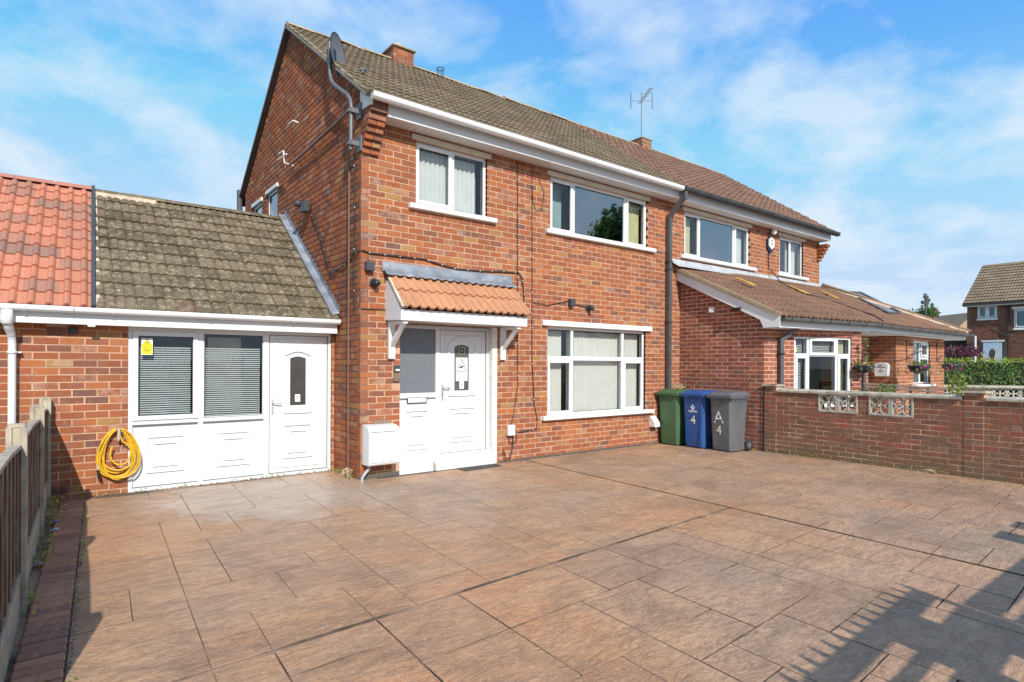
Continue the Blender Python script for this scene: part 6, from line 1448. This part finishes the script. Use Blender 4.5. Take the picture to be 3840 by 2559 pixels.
# purple shrub
mb = MB()
for i in range(1500):
    c_ = hp(random.uniform(3540, 3652), 1318+random.gauss(0, 3), 22+random.uniform(-.8, .8)); leafq(mb, (c_.x+random.gauss(0, .12), c_.y+random.gauss(0, .12), c_.z-.15+.30*random.random()**1.3), random.uniform(.03, .06))
tag(mb.build('purple_shrub', M_plum), 'dark purple leaved shrub showing over the hedge beside the far house', 'shrub')
bs = thing('bare_shrub', 'pale bare branched shrub in front of the far house door', 'shrub', tuple(hp(3720, 1360, 24)))
mb = MB(); base = hp(3722, 1375, 24)
for px, py in ((3665, 1300), (3700, 1312), (3742, 1270), (3750, 1312), (3688, 1330), (3735, 1320)):
    e = hp(px, py, 24); m_ = base.lerp(e, .5)+Vector((random.uniform(-.1, .1), 0, -.1)); mb.tube([base, m_, e], [.03, .022, .008], 5)
mb.build('branches', M_straw, bs)
# far house on the right: front faces -x
fh = thing('far_house', 'distant dark brick house with brown tiled roof and pale blue door at the right edge', 'house', (39, 0, 0))
FX = 38.2; FYL = 3.62
mb = MB(); mb.box(FX, FX+7, FYL-14, FYL, -.1, 5.02); fwl = mb.build('wall', M_mortar_g, fh)
flist = []
us = units(M_farbrick)
fo_ = [(FYL-1.37, FYL-.50, 4.16, 4.92), (FYL-4.6, FYL-2.12, 3.55, 4.62), (FYL-1.65, FYL-.72, -.1, 2.88)]
z_ = 0.9; k = 0
while z_ < 5.0:
    y = FYL-(.12 if k % 2 else 0)
    while y > FYL-6.2:
        if not any(o[0] < y-.05 and y-.15 < o[1]-.02 and o[2] < z_+.04 < o[3] for o in fo_):
            m4 = Matrix(((0, .05, 0, FX-.008), (-.215, 0, 0, y), (0, 0, .070, z_), (0, 0, 0, 1))); pool(fh, 'b', us[k % 4], m4, fwl)
        y -= .228
    z_ += .0825; k += 1
flush(fh, 'b', 'brick', 'bricks_far', M_farbrick, limit=0)
fr_ = MB(); rz = lambda x: 5.02+(x-(FX-.35))*.69
fr_.add([(FX-.35, FYL+.12, 5.0), (FX-.35, FYL-14, 5.0), (FX+3.4, FYL-14, rz(FX+3.4)), (FX+3.4, FYL+.12, rz(FX+3.4)), (FX+7.2, FYL-14, 5.0), (FX+7.2, FYL+.12, 5)], [(0, 1, 2, 3), (3, 2, 4, 5)]); fr_.add([(FX, FYL, 4.98), (FX+7, FYL, 4.98), (FX+3.4, FYL, rz(FX+3.4)-.05)], [(0, 1, 2)])
fr_ = fr_.build('roof', M_dark, fh)
fsl = math.sqrt(3.75**2+(3.75*.69)**2)
tf = tile_mesh('roof_tile', .30, fsl/14, rolls(2, .02, .5, 3), M_tfar, .05, .04)
tiles(fh, 't', fr_, tf, (FX-.35, FYL+.12, 5.04), (0, -1, 0), (1, 0, .69), 28, 14, .30, fsl/14)
flush(fh, 't', 'roof_tile', 'roof_tiles_far', M_tfar)
mb = MB(); mb.bbox(FX-.36, FX-.30, FYL-14, FYL+.1, 4.86, 5.0, .01); mb.box(FX-.3, FX, FYL-14, FYL, 4.86, 4.88); mb.build('fascia', M_pvc, fh)
gutter(fh, (FX-.42, FYL+.12, 5.0), (FX-.42, FYL-10, 5.0), M_greyl, .06, out=(-1, 0, 0), brk=3)
ua_ = (0, -1); na_ = (-1, 0)
for (y0, y1, z0, z1) in ((FYL-1.37, FYL-.50, 4.16, 4.92), (FYL-4.6, FYL-2.12, 3.55, 4.62)):
    a0, a1 = FYL-y1, FYL-y0; mid = (a0+a1)/2
    w, F, fl = window(fh, (FX, FYL), ua_, na_, a0, a1, z0, z1, ([(a0+.06, mid-.04, z0+.08, z1-.08, 1), (mid+.04, a1-.06, z0+.08, z1-.08, 1)], [(mid-.04, mid+.04, z0+.05, z1-.05)]), -.03, sill=(a0-.05, a1+.05, z0-.08, z0, .08))
    mb = MB(F, fl); mb.box(a0+.08, a1-.08, .0, .005, z0+.05, z1-.05); mb.build('blind', plain('far_blind', (.12, .22, .26), .8), w)
    mb = MB(F, fl); mb.bbox(a0-.1, a1+.1, .0, .09, z1, z1+.12, .01); mb.build('lintel', M_paint, w)
FFh, ffhl = frame((FX, FYL), ua_, na_)
mb = MB(FFh, ffhl); mb.bbox(.76, 1.60, .01, .07, 0, 2.85, .01); fd_ = mb.build('front_door', M_fdoor, fh)
mb = MB(FFh, ffhl); n_ = 14; pts = [(1.18+.17*math.cos(i*2*math.pi/n_), 1.98+.5*math.sin(i*2*math.pi/n_)) for i in range(n_)]; mb.prism(pts, lambda p, d: (p[0], d, p[1]), .07, .08); mb.build('oval_glass', M_dgrey, fd_)
mb = MB(FFh, ffhl); mb.bbox(.68, 1.72, .0, .10, 2.86, 2.95, .01); mb.build('door_lintel', M_paint, fh)
mb = MB(FFh, ffhl); mb.xf = None; mb.tube([FFh(1.86, .08, 0), FFh(1.86, .08, 4.9)], .045, 6); mb.tube([FFh(1.15, .3, 3.55), FFh(1.86, .1, 3.15)], .05, 5); mb.build('waste_pipe', M_black, fh)
mb = MB(); mb.tube([FFh(.52, .5, 0), FFh(.52, .5, 3.2)], .05, 6); mb.build('porch_post', M_paint, fh)
for (px, py, Z, lab, s_) in ((3524, 1195, 62, 'small far gable with brick chimney beyond the extension roof hip', 1),):
    g_ = thing('far_gable', lab, 'house', tuple(hp(px, 1361, Z)))
    ap = hp(3521, 1192, Z); M3 = cam.matrix_world.to_3x3(); rt3 = M3 @ Vector((1, 0, 0)); rt3.z = 0; rt3.normalize(); fw3 = M3 @ Vector((0, 0, -1)); fw3.z = 0; fw3.normalize()
    prf = [(-3.2, -2.4), (3.2, -2.4), (0, 0)]
    mb = MB(); mb.prism([(-3.2, -9), (3.2, -9)]+[(3.2, -2.4), (0, 0), (-3.2, -2.4)], lambda p, d: tuple(ap+rt3*p[0]+Vector((0, 0, p[1]))+fw3*d), 0, 9); mb.build('wall', plain('sandy_render', (.42, .30, .20), .9), g_)
    mb = MB(); mb.add([tuple(ap+rt3*a_+Vector((0, 0, z_+.12))+fw3*d) for a_, z_, d in ((-3.5, -2.6, -.3), (0, 0, -.3), (0, 0, 9), (-3.5, -2.6, 9), (3.5, -2.6, -.3), (3.5, -2.6, 9))], [(0, 1, 2, 3), (1, 4, 5, 2)]); mb.build('roof', M_tfar, g_)
    cp = hp(3516, 1196, Z); mb = MB(); mb.obox(cp+Vector((0, 0, .35))+fw3*.8, rt3*.42, fw3*.4, (0, 0, .62)); mb.build('chimney', M_farbrick, g_)
    mb = MB(); mb.lathe([(.13, 0), (.15, .3), (.12, .4)], cp+Vector((0, 0, .95))+fw3*.8, n=8); mb.build('chimney_pot', plain('far_pot', (.3, .1, .07), .8), g_)
g2 = thing('far_gable', 'sliver of a far house roof rising behind the left corner of the far dark house', 'house', tuple(hp(3610, 1361, 55)))
ap = hp(3650, 1175, 55); mb = MB(); mb.prism([(-2.2, -9), (3, -9), (3, -2), (0, 0), (-2.2, -2.0)], lambda p, d: tuple(ap+rt3*p[0]+Vector((0, 0, p[1]))+fw3*d), 0, 8); mb.build('wall', bpy.data.materials['sandy_render'], g2)
mb = MB(); mb.add([tuple(ap+rt3*a_+Vector((0, 0, z_+.1))+fw3*d) for a_, z_, d in ((-2.4, -2.15, -.3), (0, 0, -.3), (0, 0, 8), (-2.4, -2.15, 8))], [(0, 1, 2, 3)]); mb.build('roof', M_tfar, g2)
lb_ = thing('low_building', 'low dark building with a white window strip between the extension and the far house', 'house', tuple(hp(3580, 1361, 36)))
q0 = hp(3500, 1250, 36); q1 = hp(3640, 1250, 36); zt_ = q0.z
mb = MB(); mb.add([(q0.x, q0.y, -.1), (q1.x, q1.y, -.1), (q1.x, q1.y, zt_), (q0.x, q0.y, zt_)]+[tuple(v+fw3*5) for v in (Vector((q0.x, q0.y, -.1)), Vector((q1.x, q1.y, -.1)), Vector((q1.x, q1.y, zt_)), Vector((q0.x, q0.y, zt_)))], [(0, 1, 2, 3), (3, 2, 6, 7), (0, 4, 7, 3), (1, 5, 6, 2)]); mb.build('wall', plain('dark_render', (.12, .085, .07), .9), lb_)
for px in (3594, 3606):
    c_ = hp(px, 1271, 35.9); mb = MB(); mb.obox(c_, rt3*.10, fw3*.04, (0, 0, .13)); f_ = mb.build('window', M_pvc, lb_); mb = MB(); mb.obox(c_-fw3*.05, rt3*.07, fw3*.01, (0, 0, .10)); mb.build('pane', M_dgrey, f_)
# street lamp with cluster head, conifer tree
sl_ = thing('lamp_post', 'tall pole with dark cluster of floodlights behind the extension roof', 'lamp post', tuple(hp(3472, 1361, 45)))
tp = hp(3472, 1122, 45); mb = MB(); mb.tube([(tp.x, tp.y, -.1), (tp.x, tp.y, tp.z+.1)], [.09, .06], 8); mb.build('pole', M_greyl, sl_)
mb = MB()
for dx_, dz_, s_ in ((-.15, -.25, .16), (.12, -.1, .16), (0, .15, .14), (.05, -.35, .12), (-.05, .35, .07)): mb.obox(tp+rt3*dx_+Vector((0, 0, dz_)), rt3*s_, fw3*.1, (0, 0, s_*.8))
mb.build('lamp_head', M_dgrey, sl_)
def tree(lab, base, h, cr, n_, lm, trunk=.2, name='tree', blobs=10, s_=.12, seed=1):
    rg = random.Random(seed); t = thing(name, lab, 'tree', tuple(base)); base = Vector(base)
    mb = MB(); mb.tube([base, base+Vector((.1, 0, h*.35)), base+Vector((0, .1, h*.7))], [trunk, trunk*.7, trunk*.35], 8)
    cs = []
    for i in range(blobs):
        a = rg.uniform(0, 6.28); zz = rg.uniform(.35, 1.0); q = cr*rg.uniform(.15, .75)*(1.15-abs(zz-.6)*1.2); c_ = base+Vector((q*math.cos(a), q*math.sin(a), h*zz-cr*.15)); cs.append((c_, cr*rg.uniform(.28, .5)))
        mb.tube([base+Vector((0, 0, h*.35*rg.uniform(.6, 1))), c_], [trunk*.35, trunk*.08], 5)
    mb.build('trunk', M_bark, t)
    mb = MB(); st = random.getstate(); random.seed(seed)
    for i in range(n_):
        c_, r_ = rg.choice(cs); v = Vector((rg.gauss(0, 1), rg.gauss(0, 1), rg.gauss(0, 1))).normalized()*r_*(rg.random()**.35); leafq(mb, c_+v, s_*rg.uniform(.5, 1.1), v.normalized())
    random.setstate(st); mb.build('crown', lm, t); return t
b_ = hp(3450, 1361, 48); tree('dark green tree top rising behind the extension roof hip', (b_.x, b_.y, 0), 6.3, 1.6, 2200, M_tree, .15, blobs=14, s_=.16, seed=3)
# reflected surroundings behind the camera
tree('large leafy street tree across the road, mirrored in the upstairs window', (31.3, -23.5, 0), 13.6, 4.0, 9000, M_tree, .45, blobs=30, s_=.34, seed=9)

gr = MB(); gl = MB(); gl2 = MB()
def strip(p, q, n_, wd_, dirn):
    p, q, dirn = Vector(p), Vector(q), Vector(dirn)
    for i in range(n_):
        c_ = p.lerp(q, random.random())+dirn*abs(random.gauss(0, wd_)); r_ = random.uniform(.003, .011)
        gr.add([(c_.x+r_, c_.y, 0), (c_.x-r_*.6, c_.y+r_, 0), (c_.x-r_*.6, c_.y-r_, 0), (c_.x, c_.y, r_*1.1)], [(0, 1, 3), (1, 2, 3), (2, 0, 3)])
    for i in range(n_//14):
        c_ = p.lerp(q, random.random())+dirn*.012
        for k in range(random.randint(3, 9)): leafq(gl, (c_.x+random.gauss(0, .018), c_.y+random.gauss(0, .018), random.uniform(.003, .035)), random.uniform(.006, .016))
strip((6.70, -1.8, 0), (6.70, -7, 0), 700, .03, (-1, 0, 0)); strip((2.3, -.02, 0), (6.2, -.02, 0), 420, .025, (0, -1, 0)); strip((.0, -.02, 0), (.5, -.02, 0), 120, .03, (0, -1, 0))
strip((-2.9, .88, 0), (0, .88, 0), 300, .02, (0, -1, 0)); strip((-.02, 0, 0), (-.02, .88, 0), 200, .03, (-1, 0, 0)); strip((-3.15, -5, 0), (-2.872, .6, 0), 260, .006, (1, 0, 0)); strip((6.69, -.1, 0), (6.69, -1.7, 0), 200, .03, (-1, 0, 0))
o = gr.build('grit', plain('grit_mix', (.20, .16, .12), .95, var=.5, nscale=60), drive); o['kind'] = 'stuff'; o = gl.build('wall_foot_weeds', M_weed, drive); o['kind'] = 'stuff'
for i in range(60):
    c_ = Vector((random.uniform(-2.7, 6.5), random.uniform(-5.5, -.1), .004)); leafq(gl2, c_, random.uniform(.006, .013), (0, 0, 3)) if i else None
o = gl2.build('fallen_leaves', M_straw, drive); o['kind'] = 'stuff'
def moss(x0, x1, y0, y1, zf, n_, par):
    m_ = MB()
    for i in range(n_):
        x = random.uniform(x0, x1); y = random.uniform(y0, y1); c_ = Vector((x, y, zf(y)+.03)); r_ = random.uniform(.012, .035)
        k = 6; vs = [tuple(c_+Vector((r_*math.cos(q)*random.uniform(.7, 1.2), r_*math.sin(q)*random.uniform(.6, 1.1), (zf(y+r_*math.sin(q))-zf(y))))) for q in [6.283*j/k for j in range(k)]]+[tuple(c_+Vector((0, 0, r_*.55)))]
        m_.add(vs, [(j, (j+1) % k, k) for j in range(k)])
    o = m_.build('moss', plain('moss_clump', (.09, .07, .028), .95, var=.4, nscale=30), par); o['kind'] = 'stuff'
moss(-2.6, -.1, .75, 3.0, oz, 170, ord_); moss(0, 6.2, -.2, 2.8, ez, 200, rf)
# ================================================================== GATES (behind the camera, they cast the shadow on the drive)
GY = -8.0
def gpt(xs, ys): h = (ys-GY)/1.4; return xs-.37*h, h
gate = thing('driveway_gate', 'dark solid driveway gate with spiked top standing at the street end of the drive', 'gate', (.2, GY, 0))
def panel(X0, X1, H0_, H1_, holes, slope, name, parent):
    A = sorted(set([X0, X1]+[x for o in holes for x in o[:2] if X0 < x < X1])); Z = sorted(set([H0_, H1_]+[x for o in holes for x in o[2:] if H0_ < x < H1_]))
    mb = MB()
    for i in range(len(A)-1):
        for k in range(len(Z)-1):
            ca, cz = (A[i]+A[i+1])/2, (Z[k]+Z[k+1])/2
            if any(o[0] < ca < o[1] and o[2] < cz < o[3] for o in holes): continue
            s0, s1 = slope*(A[i]-X1), slope*(A[i+1]-X1)
            mb.add([(A[i], GY-.02, Z[k]+s0), (A[i+1], GY-.02, Z[k]+s1), (A[i+1], GY+.02, Z[k]+s1), (A[i], GY+.02, Z[k]+s0), (A[i], GY-.02, Z[k+1]+s0), (A[i+1], GY-.02, Z[k+1]+s1), (A[i+1], GY+.02, Z[k+1]+s1), (A[i], GY+.02, Z[k+1]+s0)], [(0, 3, 2, 1), (4, 5, 6, 7), (0, 1, 5, 4), (1, 2, 6, 5), (2, 3, 7, 6), (3, 0, 4, 7)])
    return mb.build(name, M_black, parent)
holes = [(.474, .859, 1.377, 1.486), (-.75, 0.0, 1.37, 1.48), (-.42, -.02, 1.235, 1.325), (.53, .83, 1.20, 1.221), (-.3, 0, .9, 1.15), (.15, .45, .9, 1.15)]
panel(-.85, .911, .06, 1.578, holes, .048, 'leaf', gate)
for i in range(15):
    x = .90-i*.128; zt_ = 1.578+.048*(x-.911); mb = MB(); mb.lathe([(.012, -.02), (.014, .0), (.028, .03), (.014, .045), (.018, .055), (.0, .115)], (x, GY, zt_), n=6); mb.build('spike', M_black, gate)
gate2 = thing('driveway_gate', 'lower dark gate leaf beside the spiked one at the street end of the drive', 'gate', (2.4, GY, 0))
panel(.93, 4.0, .06, 1.372, [(.86+.09, 1.5, 1.175, 1.246), (1.7, 2.3, 1.15, 1.25), (2.6, 3.2, 1.12, 1.24)], 0.0, 'leaf', gate2)
for x0 in (2.87, 3.42): mb = MB(); mb.box(x0, x0+.31, GY-.02, GY+.02, 1.372, 1.605); mb.build('top_board', M_black, gate2)

# tidy helper property
for o in bpy.data.objects:
    if '_w' in o.keys(): del o['_w']
